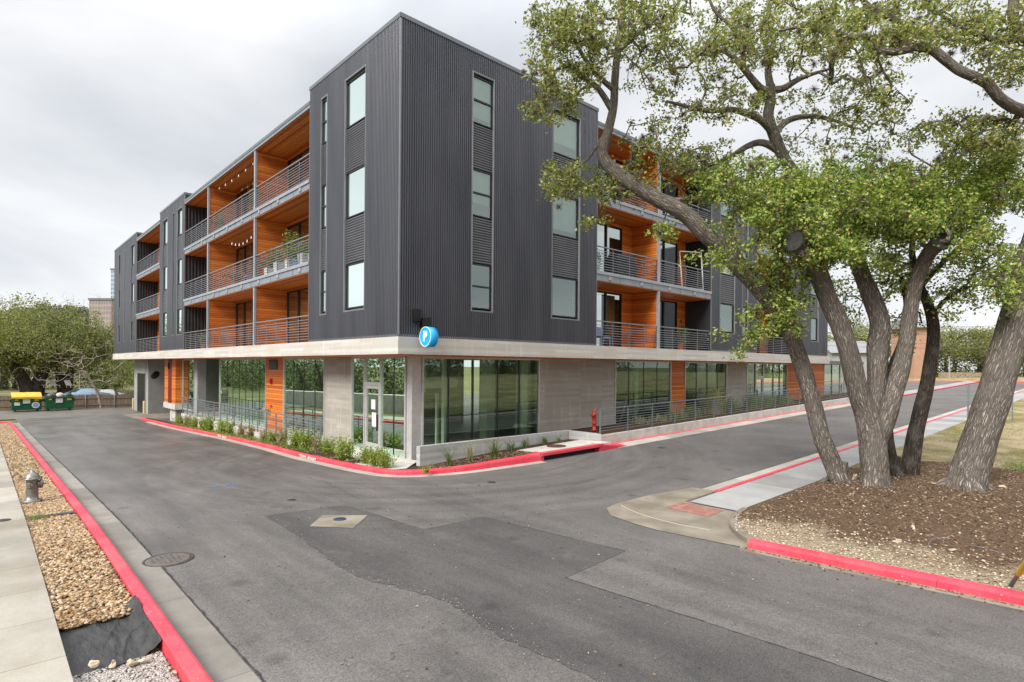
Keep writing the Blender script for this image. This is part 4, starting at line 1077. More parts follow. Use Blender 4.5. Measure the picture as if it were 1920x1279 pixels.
# fittings on the cedar panel
mb = MB(); mb.box(13.35, 14.4, S + .02, S + .05, 3.0, 3.48, FL); 
for z in np.arange(3.05, 3.46, .06): mb.box(13.37, 14.38, S + .05, S + .07, z, z + .025, FL)
mb.build('air_grille', 'black_frame', B)
mb = MB(); mb.box(13.98, 14.22, S + .02, S + .1, 2.28, 2.55, FL); mb.lathe([(.1, 0), (.1, .05), (.07, .07)], 20, (1.28, 14.1, 2.42), 'x'); mb.build('fire_alarm_bell', 'red', B)
mb = MB(); mb.box(14.0, 14.28, S + .02, S + .035, 1.1, 1.22, FL); mb.build('alarm_sign', 'red', B)
mb = MB()
for u in (14.28, 14.5): mb.tube([FL(u, S + .06, .75), FL(u, S + .06, .95), FL(u, S + .16, 1.0)], .055, 12); mb.lathe([(.075, 0), (.075, .06)], 14, (1.12 - .03, u, 1.0), 'x')
mb.build('fire_department_connection', 'steel_col', B)

# ------------------------------------------------------------------ walls, railings and fittings that stand beside it
mb = MB(); mb.box(.28, 1.42, 5.75, 26.6, -1.2, -.0); mb.box(.24, .36, 5.75, 26.7, -.9, .06)
tag(mb.build('walkway_wall', 'concrete_white', origin=(.3, 16, 0)), 'low pale concrete walkway wall behind the street shrubs', 'low wall')
def yard_rail(P, pts, mat, name, label, posts=1.17, h=1.05, plate=True, low=.14, rooted=None):
    """level or sloping bar railing: pts = [(u, w, z0), (u, w, z0)]"""
    (u0, w0, a), (u1, w1, b) = pts
    r = empty(name, P(u0, w0, a), label, 'railing')
    L = abs(u1 - u0); n = max(2, int(round(L / posts)))
    mb = MB(); mb.bar(P(u0, w0, a + h), P(u1, w1, b + h), .05, .04); mb.build('handrail', mat, r)
    mb = MB()
    for k in range(8): 
        d = low + k * (h - low - .1) / 7.4; mb.bar(P(u0, w0, a + d), P(u1, w1, b + d), .02, .022)
    mb.build('rail_bars', mat, r)
    for i in range(n + 1):
        t = i / n; u = u0 + (u1 - u0) * t; w = w0 + (w1 - w0) * t; z = a + (b - a) * t
        mb = MB(); mb.box(u - .022, u + .022, w - .03, w - .01 + .022, z - .02, z + h - .02, P)
        if plate: mb.box(u - .06, u + .06, w - .07, w + .05, z - .02, z + .012, P)
        mb.build('post', mat, r)
    return r
yard_rail(FL, [(26.6, -.30, .06), (6.05, -.30, .02)], 'rail', 'railing', 'long level metal railing in front of the street side shop windows')
yard_rail(FR, [(8.5, 1.0, zf(8.5, -1) + .45), (46, 1.0, zf(46, -1) + .42)], 'rail', 'railing', 'long sloping metal railing on the low wall beside the side street', posts=1.75, h=1.0)
mb = MB(); mb.prism([(8.45, -1.12), (46, -1.12), (46, -.92), (8.45, -.92)], lambda x, y: -.4, lambda x, y: zf(x, -1) + .43)
tag(mb.build('retaining_wall', 'concrete_white', origin=(9, -1, .2)), 'long low pale concrete wall under the side street railing', 'low wall')
mb = MB(); mb.prism([(.84, .05), (8.3, .33), (8.3, .52), (.84, .25)], -.3, lambda x, y: .71 - .004 * x); mb.prism([(8.3, .52), (8.14, .30), (8.42, -1.12), (8.6, -.92)], -.3, lambda x, y: .665 + .03 * (y - .3))
tag(mb.build('planter_wall', 'board_grey', origin=(.9, .1, 0)), 'board marked concrete planter wall below the corner shop window', 'planter wall')
# red fire standpipe
q = at(1114, 800, 24.2); zx = zf(q[0], -1) + .42
sp = empty('fire_standpipe', (q[0], q[1], zx), 'slim red fire standpipe beside the end of the side street railing', 'standpipe')
mb = MB(); mb.lathe([(.11, 0), (.11, .04), (.08, .05), (.08, .25), (.092, .27), (.092, .3), (.08, .32), (.08, .6), (.095, .62), (.095, .67), (.08, .69), (.075, .82), (.05, .88), (.0, .89)], 20, (q[0], q[1], zx)); mb.build('pipe', 'red', sp)
mb = MB(); mb.lathe([(.04, 0), (.04, .07), (.05, .08), (.05, .11)], 14, (q[0] - .17, q[1], zx + .6), 'x'); mb.build('hose_outlet', 'red', sp)

# parking sign -----------------------------------------------------------------
c = (.66, -.46, 4.13)
sg = empty('parking_sign', c, 'round sky blue parking sign with a white P hung off the corner of the building', 'sign')
mb = MB(); mb.lathe([(.285, 0), (.31, .0), (.31, .27), (.285, .27)], 48, c, 'x'); mb.build('sign_drum', 'sign_blue', sg)
mb = MB(); mb.lathe([(.31, -.012), (.31, .0), (.282, .001), (.282, -.012)], 48, c, 'x'); 
mb.v = mb.v[:4 * 48]; mb.f = mb.f[:3 * 48] + [(3 * 48 + k, 3 * 48 + (k + 1) % 48, (k + 1) % 48, k) for k in range(48)]; mb.smooth = [True] * len(mb.f); mb.uv = [None] * len(mb.f); mb.mi = [0] * len(mb.f)
mb.build('sign_rim', 'white_paint', sg)
o = text_mesh('letter', 'P', .40, 'white_paint', .006, .024, sg)
orient(o, (-.008, .0, .0), (0, -1, 0), (0, 0, 1))
bk = MB(); bk.box(c[0] + .1, c[0] + .17, -.5, -.02, c[2] + .31, c[2] + .6); bk.box(.45, .72, -.14, .0, c[2] + .48, c[2] + .86); bk.build('bracket', 'black', sg)
# ================================================================== PLANTS
def shrub_mesh(name, n, h, r, leaf, mat, seed):
    """many stems with leaves from one root, returned as mesh data"""
    global RNG
    keep = RNG; RNG = np.random.default_rng(seed)
    az = RNG.uniform(0, 2 * PI, n); tilt = np.abs(RNG.normal(0, .55, n)); H = h * RNG.uniform(.55, 1.05, n)
    d = np.stack([np.sin(tilt) * np.cos(az) * r / h * 1.6, np.sin(tilt) * np.sin(az) * r / h * 1.6, np.cos(tilt)], 1)
    base = np.stack([RNG.normal(0, r * .25, n), RNG.normal(0, r * .25, n), np.zeros(n)], 1)
    k = 11; t = RNG.uniform(.18, 1, (n, k))
    P = base[:, None] + d[:, None] * (H[:, None] * t)[..., None] + RNG.normal(0, .02, (n, k, 3))
    V, F = leaf_quads(P.reshape(-1, 3), leaf, .36, -.2)
    # stems as thin blades
    s = np.stack([-np.sin(az), np.cos(az), np.zeros(n)], 1) * .004; tip = base + d * H[:, None]
    V2 = np.stack([base + s, base - s, tip - s * .4, tip + s * .4], 1).reshape(-1, 3); F2 = np.arange(4 * n).reshape(n, 4) + len(V)
    o = mesh_np(name, np.vstack([V, V2]), np.vstack([F, F2]), mat, origin=(0, 0, 0)); RNG = keep
    return o
def place(proto, first, loc, rz, sc, label, cat, group):
    o = proto if first else proto.copy()
    if not first:
        COL.objects.link(o)
        for ch in proto.children:
            c = ch.copy(); COL.objects.link(c); c.parent = o
    o.location = loc; o.rotation_euler = (0, 0, rz); o.scale = (sc, sc, sc * 1.0)
    tag(o, label, cat, group)
    return o
sh_g = shrub_mesh('shrub', 70, .55, .34, .085, 'leaf_shrub', 1); sh_r = shrub_mesh('shrub', 60, .6, .32, .07, 'leaf_reddish', 2)
used = {}
ORD = ['first', 'second', 'third', 'fourth', 'fifth', 'sixth', 'seventh', 'eighth', 'ninth', 'tenth', 'eleventh', 'twelfth', 'thirteenth', 'fourteenth', 'fifteenth']
# (photo x, photo y of the foot, scale, green?)
SHR = [(722, 876, .85, 1), (703, 873, .95, 1), (684, 868, .85, 1), (646, 862, 1.2, 1), (617, 852, .95, 1), (596, 848, .95, 0), (577, 842, 1.2, 1), (560, 838, 1.15, 1), (541, 833, 1.0, 0), (525, 829, .9, 1), (508, 826, .8, 0), (489, 820, .95, 0), (471, 817, .9, 0),
       (450, 813, 1.15, 1), (436, 811, 1.15, 1), (408, 806, 1.25, 1), (396, 804, 1.1, 1), (372, 801, 1.1, 1), (358, 799, 1.1, 0), (345, 796, 1.0, 1)]
ng = nr = 0
for i, (px, py, sc, g_) in enumerate(SHR):
    q = ground_at(px, py, .14)
    q[0] = max(-.36 if q[1] > 2 else -.3, min(q[0], .12)); 
    if g_: lab = ORD[ng] + ' green shrub from the corner door along the red kerb'; ng += 1
    else: lab = ORD[nr] + ' reddish dry shrub from the corner door along the red kerb'; nr += 1
    place(sh_g if g_ else sh_r, (g_ and ng == 1) or (not g_ and nr == 1), (q[0], q[1], zf(q[0], q[1]) + .12), i * 1.3, sc * 1.22, lab, 'shrub', 'shrubs along the street kerb')
for i, (px, py, lab) in enumerate([(622, 868, 'nearer'), (606, 861, 'farther')]):
    q = ground_at(px, py, .16); mb = MB(); mb.box(-.12, .42, -.16, .16, -.1, .04)
    o = mb.build('timber_step', 'timber_step', origin=(0, 0, 0)); o.location = (-.28, q[1], zf(q[0], q[1]) + .14); o.rotation_euler = (0, 0, .1)
    tag(o, 'weathered timber step in the shrub bed, the ' + lab + ' of two', 'step', 'timber steps in the shrub bed')
# strappy grasses in the corner planter
for i, (px, py, h, n, mat, lab) in enumerate([(842, 868, .95, 34, 'blade', 'tall thin strappy grass nearest the planter wall corner'), (882, 862, .85, 30, 'blade_tan', 'arching pale strappy grass in the corner planter'),
        (927, 857, .85, 60, 'blade', 'thick bright green strappy grass in the middle of the corner planter'), (958, 846, .55, 42, 'blade', 'blue green strappy grass next to the pale inlet slab'),
        (982, 838, .42, 30, 'blade', 'small grass tuft behind the pale inlet slab, nearest the planter middle'), (1012, 832, .40, 34, 'blade', 'small grass tuft in the middle of the mulch row behind the inlet slab'), (1040, 828, .34, 22, 'blade', 'smallest grass tuft behind the inlet slab, next to the rusty lid'),
        (1068, 821, .34, 24, 'blade', 'grass tuft in the far inner angle of the planter wall'), (800, 880, .3, 34, 'leaf_shrub', 'low green tuft at the foot of the planter wall end')]):
    q = ground_at(px, py, .2); q[1] = min(q[1], .1); z = soil_z(q[0], q[1])
    o = blades(np.column_stack([RNG.normal(0, .05, n), RNG.normal(0, .05, n), np.zeros(n)]), h, .95, .012, mat, 'strappy_grass', origin=(0, 0, 0), seg=6)
    o.location = (q[0], q[1], z); tag(o, lab, 'grass plant', 'grasses in the corner planter')
# planting behind the side street railing
for i, (x, y, h, n, mat, lab) in enumerate([(16.2, .4, .55, 260, 'blade', 'low green grass clump behind the side street railing, before the cedar panel'), (17.9, .5, .7, 300, 'blade', 'green grass clump in front of the first cedar panel behind the railing'),
        (20.2, .5, 1.55, 700, 'blade_tan', 'big pale feathery grass clump behind the side street railing'), (21.6, .3, 1.0, 420, 'blade', 'green grass clump right beside the big pale feathery clump'),
        (24.6, .4, .95, 420, 'blade', 'green grass clump in front of the second concrete panel'), (26.6, .3, .8, 360, 'blade', 'green grass clump before the far glazed door'), (29.2, .3, .7, 340, 'blade', 'green grass clump past the far glazed door'),
        (13.4, .6, .45, 120, 'blade_tan', 'sparse dry grass clump nearest the standpipe behind the railing'), (15.0, .5, .42, 120, 'blade_tan', 'sparse dry grass clump below the leaning board')]):
    o = blades(np.column_stack([np.clip(RNG.normal(0, .26, n), -.5, .5), np.clip(RNG.normal(0, .2, n), -.4, .4), np.zeros(n)]), h, .75, .011, mat, 'grass_clump', origin=(0, 0, 0), seg=4)
    o.location = (x, y, zf(x, -1) + .36); tag(o, lab, 'grass plant', 'grasses behind the side street railing')

# ------------------------------------------------------------------ live oaks
class Skel:
    def __init__(s): s.P = []; s.R = []
    def limb(s, mb, pts, wpx, seg=18, wob=.07, step=.12, cap=True):
        """a limb through photo points (x, y, depth) with widths in photo pixels"""
        P = np.array([at(*p) for p in pts]); r = np.array([w * p[2] / FPX / 2 / np.linalg.norm(ray(p[0], p[1])) for w, p in zip(wpx, pts)])
        c, rr = cat_rom(P, r, step)
        mb.tube(c, rr, seg, cap, wob)
        s.P += list(c); s.R += list(rr)
        return c, rr
def grow(mb, skel, A, seg=5, rtip=.006, maxr=.07, wig=.12):
    """twigs from the skeleton out to the attractor points, each joined to the nearest wood already grown"""
    nodes = list(skel.P); N0 = len(nodes); arr = np.zeros((N0 + 4 * len(A) + 8, 3)); arr[:N0] = np.array(nodes)
    cnt = N0; parent = {}; kids = {}
    D0 = np.array([np.min(((arr[:N0:2] - a) ** 2).sum(1)) for a in A]); order = np.argsort(D0)
    for k in order:
        a = A[k]; d = ((arr[:cnt] - a) ** 2).sum(1); d[:N0] *= 1.35
        j = int(np.argmin(d)); L = math.sqrt(((arr[j] - a) ** 2).sum())
        m = 2 if L > .25 else 1
        if L > .9: m = 3
        prev = j; side = RNG.normal(0, wig * L, 3)
        for i in range(1, m + 1):
            t = i / m; p = arr[j] * (1 - t) + a * t + side * math.sin(PI * t) + np.array([0, 0, .10 * L]) * math.sin(PI * t)
            arr[cnt] = p; parent[cnt] = prev; prev = cnt; cnt += 1
    load = np.zeros(cnt)
    for i in range(cnt - 1, N0 - 1, -1):
        load[i] += 1; load[parent[i]] += load[i]
    rad = np.minimum(rtip * np.sqrt(load + .3), maxr)
    # chains: follow the heaviest child
    ch = {}
    for i in range(N0, cnt): ch.setdefault(parent[i], []).append(i)
    starts = [(parent[i], i) for i in range(N0, cnt) if parent[i] < N0]; 
    while starts:
        p, i = starts.pop(); pts = [arr[p], arr[i]]; rr = [rad[i], rad[i]]; cur = i
        while cur in ch:
            c = sorted(ch[cur], key=lambda q: -load[q])
            for o in c[1:]: starts.append((cur, o))
            cur = c[0]; pts.append(arr[cur]); rr.append(rad[cur])
        if len(pts) == 2: mb.tube(np.array(pts), np.array(rr) * [1, .6], 4, False)
        else: mb.tube(np.array(pts), np.array(rr), 4 if rr[0] < .012 else seg, False)
    return arr[N0:cnt]
def in_ell(cx, cy, rx, ry, d0, dd, n):
    """n attractor points in a lens of crown seen around a photo point, between depths d0 - dd and d0 + dd"""
    out = []
    while len(out) < n:
        a, b, c = RNG.uniform(-1, 1, 3)
        if a * a + b * b + c * c < 1: out.append(at(cx + a * rx, cy + b * ry, d0 + c * dd))
    return out
def leaves_at(A, per, spread, size, asp=.5):
    n = len(A) * per
    P = np.repeat(np.asarray(A), per, 0) + RNG.normal(0, spread, (n, 3)) * np.array([1, 1, .75])
    return leaf_quads(P, size, asp, .15)
def oak(name, loc, label, limbs, stubs, brights, olives, moss, dark=False, per=(54, 32)):
    r = empty(name, loc, label, 'tree', 'live oaks beside the side street')
    mb = MB(); sk = Skel()
    for pts, w in limbs: sk.limb(mb, pts, w)
    b0 = at(*limbs[0][0][1]); r0 = limbs[0][1][2] * limbs[0][0][1][2] / FPX / 2 / np.linalg.norm(ray(*limbs[0][0][1][:2]))
    for k in range(6):
        a = k * PI / 3 + RNG.uniform(-.35, .35); dr = np.array([math.cos(a), math.sin(a), 0]); s_ = RNG.uniform(.75, 1.25); z_ = np.array([0, 0, 1.])
        mb.tube(cat_rom(np.array([b0 + dr * r0 * .45 + z_ * .5, b0 + dr * r0 * .75 + z_ * .2, b0 + dr * r0 * 1.15 * s_ + z_ * .03, b0 + dr * r0 * 1.75 * s_ - z_ * .12]), step=.06), np.linspace(r0 * .45, r0 * .16, len(cat_rom(np.array([b0 + dr * r0 * .45 + z_ * .5, b0 + dr * r0 * .75 + z_ * .2, b0 + dr * r0 * 1.15 * s_ + z_ * .03, b0 + dr * r0 * 1.75 * s_ - z_ * .12]), step=.06))), 12, True, .06)
    A1 = [p for e in brights for p in in_ell(*e[:6], int(e[6] * .8))]; A2 = [p for e in olives for p in in_ell(*e[:6], int(e[6] * .85))]
    sx = [q for _, q, _ in stubs]
    def clear(p):
        d = p - CAM; w = d @ FW; x = 960 + FPX * (d @ RT) / w; y = PPY - FPX * (d @ UP) / w
        return not any(math.hypot(x - q[0], y - 8 - q[1]) < 34 and w < q[2] + .3 for q in sx)
    A1 = [p for p in A1 if clear(p)]
    A = np.array(A1 + A2)
    if len(A): grow(mb, sk, A)
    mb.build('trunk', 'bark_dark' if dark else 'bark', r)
    if A1:
        V, F = leaves_at(A1, per[0], .125, .094, .58); mesh_np('crown', V, F, 'leaf_bright', r)
    if A2:
        V, F = leaves_at(A2, per[1], .1, .09, .6); mesh_np('crown', V, F, 'leaf_olive', r)
    if moss and len(A):
        idx = RNG.choice(len(A), min(moss, len(A)), replace=False); C = A[idx] + RNG.normal(0, .12, (len(idx), 3))
        n = 130; d = RNG.normal(size=(len(C), n, 3)); d /= np.linalg.norm(d, axis=2)[..., None]; L = RNG.uniform(.06, .15, (len(C), 1, 1))
        s = np.cross(d, RNG.normal(size=d.shape)); s /= np.linalg.norm(s, axis=2)[..., None]
        c = C[:, None] + d * .012; tip = C[:, None] + d * L
        V = np.stack([c + s * .0045, c - s * .0045, tip - s * .001, tip + s * .001], 2).reshape(-1, 3)
        mesh_np('ball_moss', V, np.arange(len(V)).reshape(-1, 4), 'moss', r)
    for (p, q, w) in stubs:
        a, b = at(*p), at(*q); d = (b - a) / np.linalg.norm(b - a); rad = w * q[2] / FPX / 2
        m2 = MB(); m2.tube([b, b + d * .02], [rad * 1.02, rad * .95], 18, True); m2.build('cut_face', 'cut_wood', r)
    return r

# oak with the long limb reaching towards the building
D = 14.9
oak('oak_tree', ground_at(1582, 905), 'leaning live oak whose long bent limb reaches across in front of the balconies', [
    ([(1580, 925, D), (1574, 903, D), (1558, 863, D), (1541, 818, D), (1525, 758, D), (1506, 694, D), (1491, 650, D - .1), (1478, 612, D - .2), (1452, 575, D - .3), (1424, 538, D - .4), (1382, 497, D - .5), (1362, 468, D - .6), (1325, 440, D - .7), (1285, 402, D - .8), (1240, 378, D - .9), (1190, 348, D - 1), (1150, 318, D - 1), (1130, 291, D - 1), (1139, 250, D - 1), (1150, 200, D - 1), (1153, 150, D - 1), (1160, 80, D - 1), (1168, 20, D - 1), (1172, -60, D - 1)],
     [58, 41, 36, 35, 33, 33, 32, 34, 37, 39, 38, 36, 34, 32, 30, 28, 26, 23, 19, 17, 16, 15, 13, 11]),
    ([(1487, 640, D), (1478, 590, D - .2), (1470, 540, D - .2), (1460, 480, D - .3), (1440, 420, D - .3)], [30, 26, 22, 17, 11]),
    ([(1150, 210, D - 1), (1120, 165, D - 1.1), (1085, 140, D - 1.2), (1070, 125, D - 1.2), (1045, 130, D - 1.3), (1030, 160, D - 1.3)], [14, 12, 10, 9, 7, 5]),
    ([(1152, 170, D - 1), (1110, 130, D - 1.3), (1075, 70, D - 1.5), (1060, 20, D - 1.6)], [12, 9, 7, 5]),
    ([(1148, 230, D - 1), (1100, 300, D - .9), (1060, 330, D - .9)], [8, 6, 4]),
    ([(1195, 350, D - 1), (1130, 355, D - .8), (1075, 345, D - .7)], [12, 8, 5]),
    ([(1156, 100, D - 1), (1200, 60, D - 1.2), (1250, 20, D - 1.3)], [11, 8, 5]),
    ([(1240, 378, D - .9), (1290, 375, D - .4), (1340, 372, D), (1390, 365, D + .3)], [16, 13, 11, 8]),
], [], [(1250, 425, 42, 26, D - 1, .3, 9), (1410, 610, 65, 65, D - .6, .6, 15), (1400, 645, 40, 40, D - .8, .3, 7), (1390, 460, 100, 65, D - .7, 1., 40), (1445, 560, 60, 55, D - .5, .6, 15), (1340, 350, 70, 45, D - .5, .8, 22)],
   [(1065, 110, 75, 100, D - 1.5, 1.2, 150), (1030, 205, 55, 38, D - 1.4, .5, 28), (1100, 40, 110, 60, D - 1.5, 1.3, 90), (1080, 335, 90, 40, D - .8, .7, 62), (1150, 350, 90, 45, D - .6, .8, 40), (1210, 90, 80, 110, D - .8, 1.3, 110), (1230, 260, 70, 70, D - .5, 1.0, 42), (1250, 300, 90, 50, D - .2, .8, 34), (1120, 420, 40, 16, D - .9, .3, 8), (1000, 70, 60, 70, D - 1.6, .9, 0)], 130)

# the biggest oak: one stem forking into three, two of them sawn off
D = 14.2
oak('oak_tree', ground_at(1640, 918), 'big forked live oak with two sawn off limbs in the middle of the mulch bed', [
    ([(1642, 942, D), (1641, 918, D), (1640, 890, D), (1638, 855, D), (1634, 810, D), (1624, 772, D), (1610, 737, D - .05), (1594, 673, D - .15), (1575, 610, D - .2), (1553, 559, D - .25), (1534, 512, D - .35), (1517, 478, D - .6), (1500, 462, D - .85), (1487, 453, D - 1.1)],
     [86, 68, 57, 54, 55, 47, 42, 39, 38, 38, 38, 37, 36, 36]),
    ([(1640, 845, D), (1641, 800, D + .1), (1643, 750, D + .2), (1645, 694, D + .3), (1647, 652, D + .4), (1649, 605, D + .5), (1633, 557, D + .6), (1618, 518, D + .7), (1596, 460, D + .8), (1564, 405, D + .9), (1530, 360, D + .9), (1495, 330, D + .9), (1470, 295, D + .8), (1452, 255, D + .7), (1440, 220, D + .6), (1444, 190, D + .6), (1446, 160, D + .6)],
     [26, 30, 34, 40, 43, 41, 37, 34, 31, 29, 27, 25, 24, 24, 23, 22, 17]),
    ([(1644, 850, D), (1652, 812, D - .05), (1666, 768, D - .1), (1678, 728, D - .1), (1689, 690, D - .1), (1701, 635, D - .12), (1708, 576, D - .15), (1718, 525, D - .2), (1734, 487, D - .35), (1749, 466, D - .6), (1763, 453, D - .85)],
     [26, 38, 40, 38, 36, 33, 31, 30, 32, 34, 36]),
    ([(1445, 185, D + .6), (1420, 160, D + .4), (1395, 130, D + .2), (1372, 105, D), (1340, 90, D), (1305, 100, D - .1)], [19, 16, 13, 11, 8, 5]),
    ([(1446, 170, D + .6), (1470, 165, D + .8), (1495, 150, D + 1), (1520, 140, D + 1.1), (1560, 128, D + 1.2)], [18, 15, 12, 9, 5]),
    ([(1455, 255, D + .7), (1430, 228, D + .5), (1405, 215, D + .3), (1370, 205, D + .2), (1330, 208, D), (1290, 200, D - .2), (1250, 190, D - .3)], [18, 16, 14, 12, 10, 8, 5]),
    ([(1452, 250, D + .7), (1480, 225, D + 1), (1520, 218, D + 1.2), (1560, 225, D + 1.3), (1600, 240, D + 1.3)], [16, 13, 11, 8, 5]),
    ([(1465, 285, D + .8), (1430, 268, D + .8), (1400, 275, D + .7), (1360, 300, D + .6), (1320, 312, D + .5), (1270, 330, D + .4)], [18, 15, 12, 10, 8, 5]),
    ([(1448, 175, D + .6), (1440, 130, D + .8), (1450, 80, D + 1), (1440, 30, D + 1.1), (1450, -30, D + 1.1)], [18, 14, 11, 9, 7]),
    ([(1395, 130, D + .2), (1390, 90, D + .2), (1370, 50, D), (1340, 20, D), (1320, -30, D)], [12, 10, 8, 7, 5]),
    ([(1600, 450, D + .8), (1640, 390, D + .9), (1690, 350, D + 1), (1740, 330, D + 1), (1790, 310, D + 1)], [22, 18, 14, 10, 7]),
    ([(1495, 330, D + .9), (1440, 345, D + .6), (1390, 350, D + .4), (1330, 372, D + .2)], [18, 14, 10, 6]),
], [((1500, 462, D - .85), (1487, 453, D - 1.1), 38), ((1749, 466, D - .6), (1763, 453, D - .85), 38)],
   [(1500, 420, 130, 90, D - .3, 1.6, 230), (1610, 370, 160, 80, D + .2, 1.9, 260), (1740, 380, 150, 80, D, 1.8, 240), (1420, 340, 110, 55, D, 1.3, 110), (1560, 460, 70, 40, D - 1.0, .6, 50), (1760, 430, 110, 60, D - .7, 1., 90), (1640, 470, 60, 40, D - .2, .8, 40), (1490, 560, 45, 70, D - .1, .6, 34)],
   [(1330, 60, 130, 90, D, 1.8, 150), (1480, 60, 130, 80, D + .8, 2., 150), (1620, 90, 110, 90, D + 1.2, 1.8, 90), (1360, 190, 130, 55, D, 1.5, 62), (1570, 195, 110, 60, D + 1.2, 1.4, 56), (1320, 300, 100, 40, D + .5, 1.2, 42), (1640, 250, 90, 45, D + 1.2, 1.2, 34), (1510, 275, 70, 35, D + 1, 1., 14)], 300)
D = 15.4
oak('oak_tree', ground_at(1705, 903), 'dark slim curving live oak between the forked oak and the thick right hand trunk', [
    ([(1705, 925, D), (1706, 901, D), (1710, 855, D), (1716, 815, D), (1724, 779, D), (1739, 715, D), (1749, 652, D), (1750, 610, D), (1740, 572, D), (1726, 540, D), (1716, 505, D), (1710, 470, D + .2), (1716, 430, D + .4), (1735, 390, D + .6)],
     [54, 40, 35, 33, 31, 29, 27, 25, 21, 18, 15, 13, 11, 8]),
    ([(1744, 610, D), (1765, 570, D - .4), (1800, 545, D - .7), (1845, 530, D - .9)], [14, 10, 7, 4]),
    ([(1722, 540, D), (1760, 500, D + .3), (1800, 460, D + .5)], [16, 12, 7]),
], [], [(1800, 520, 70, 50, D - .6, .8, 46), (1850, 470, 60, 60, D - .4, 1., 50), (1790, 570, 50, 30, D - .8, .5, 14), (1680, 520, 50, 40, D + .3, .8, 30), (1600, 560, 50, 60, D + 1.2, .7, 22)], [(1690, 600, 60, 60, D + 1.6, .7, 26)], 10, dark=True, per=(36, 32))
D = 15.2
oak('oak_tree', ground_at(1660, 900), 'thin dark oak stem half hidden behind the forked oak', [
    ([(1690, 912, D), (1680, 892, D), (1672, 860, D), (1667, 820, D), (1665, 760, D + .1), (1668, 700, D + .3), (1690, 640, D + .6), (1700, 580, D + 1), (1690, 520, D + 1.3)], [44, 30, 22, 18, 17, 16, 14, 12, 8]),
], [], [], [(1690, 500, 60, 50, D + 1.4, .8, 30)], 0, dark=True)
D = 13.9
oak('oak_tree', ground_at(1815, 918), 'thick leaning live oak trunk at the right edge of the mulch bed', [
    ([(1802, 945, D), (1810, 916, D), (1824, 868, D), (1838, 821, D), (1864, 737, D), (1889, 652, D), (1910, 575, D), (1932, 490, D), (1960, 400, D), (1985, 330, D - .2), (2010, 250, D - .5)],
     [110, 86, 75, 72, 70, 68, 66, 62, 57, 50, 44]),
    ([(1985, 330, D - .2), (1975, 270, D - .6), (1945, 225, D - 1), (1918, 208, D - 1.2), (1895, 198, D - 1.3), (1870, 180, D - 1.4), (1853, 158, D - 1.4), (1828, 145, D - 1.4), (1798, 132, D - 1.4), (1772, 112, D - 1.4), (1745, 92, D - 1.4), (1715, 88, D - 1.4), (1698, 86, D - 1.4)],
     [38, 34, 30, 28, 27, 26, 25, 23, 23, 23, 21, 20, 19]),
    ([(1702, 88, D - 1.4), (1694, 62, D - 1.4), (1685, 42, D - 1.4), (1660, 28, D - 1.4), (1635, 18, D - 1.5), (1615, -5, D - 1.5), (1600, -50, D - 1.5)], [18, 16, 15, 15, 14, 13, 11]),
    ([(1710, 90, D - 1.4), (1680, 98, D - 1.4), (1648, 94, D - 1.4), (1642, 78, D - 1.4), (1625, 68, D - 1.4), (1590, 70, D - 1.3), (1565, 58, D - 1.3), (1535, 48, D - 1.2), (1500, 50, D - 1.1), (1460, 58, D - 1)], [20, 18, 15, 13, 13, 12, 11, 10, 8, 5]),
    ([(2010, 250, D - .5), (1990, 150, D - .6), (1950, 90, D - .7), (1915, 70, D - .7), (1900, 30, D - .7), (1905, -50, D - .7)], [38, 34, 30, 28, 26, 22]),
    ([(1915, 72, D - .7), (1880, 78, D - .8), (1845, 68, D - .9), (1810, 55, D - 1), (1780, 40, D - 1), (1750, 15, D - 1)], [20, 17, 14, 12, 9, 6]),
    ([(1960, 400, D), (1920, 350, D + .4), (1870, 330, D + .7), (1820, 320, D + .9)], [24, 18, 12, 7]),
    ([(1895, 615, D), (1885, 575, D - .3), (1870, 545, D - .4), (1850, 520, D - .4)], [10, 8, 6, 4]),
], [], [(1880, 350, 80, 60, D + .4, 1.2, 90), (1890, 520, 40, 60, D - .5, .4, 30), (1850, 300, 90, 40, D + .5, 1.2, 60)],
   [(1760, 40, 150, 70, D - 1.2, 1.4, 130), (1600, 50, 110, 70, D - 1.3, 1.2, 90), (1870, 100, 80, 90, D - .8, 1.2, 85), (1810, 250, 110, 50, D - .6, 1.2, 80), (1660, 190, 50, 40, D - 1.2, .9, 20), (1880, 260, 60, 40, D - 1, .8, 30), (1960, 50, 60, 120, D - 1, 1.2, 40)], 110)

# ================================================================== STREET FURNITURE
h = ground_at(60, 948); zq = zf(h[0], h[1]) + .05
hy = empty('fire_hydrant', (h[0], h[1], zq), 'silver painted fire hydrant standing in the pebble strip', 'fire hydrant')
mb = MB(); mb.lathe([(.115, -.05), (.115, .03), (.19, .035), (.195, .06), (.19, .085), (.125, .095), (.118, .2), (.112, .5), (.118, .53), (.118, .56)], 28, (h[0], h[1], zq)); mb.build('barrel', 'hydrant', hy)
mb = MB(); mb.lathe([(.12, .56), (.185, .57), (.19, .595), (.15, .61), (.14, .63), (.12, .68), (.075, .72), (.04, .735), (.04, .78), (.0, .785)], 28, (h[0], h[1], zq))
for k in range(10):
    a = k * PI / 5; mb.box(h[0] + .17 * math.cos(a) - .013, h[0] + .17 * math.cos(a) + .013, h[1] + .17 * math.sin(a) - .013, h[1] + .17 * math.sin(a) + .013, zq + .592, zq + .62)
mb.build('bonnet', 'hydrant', hy)
dirs = [(1.0, .05, .085, .2), (-.35, -.94, .06, .155), (.2, .98, .06, .155)]
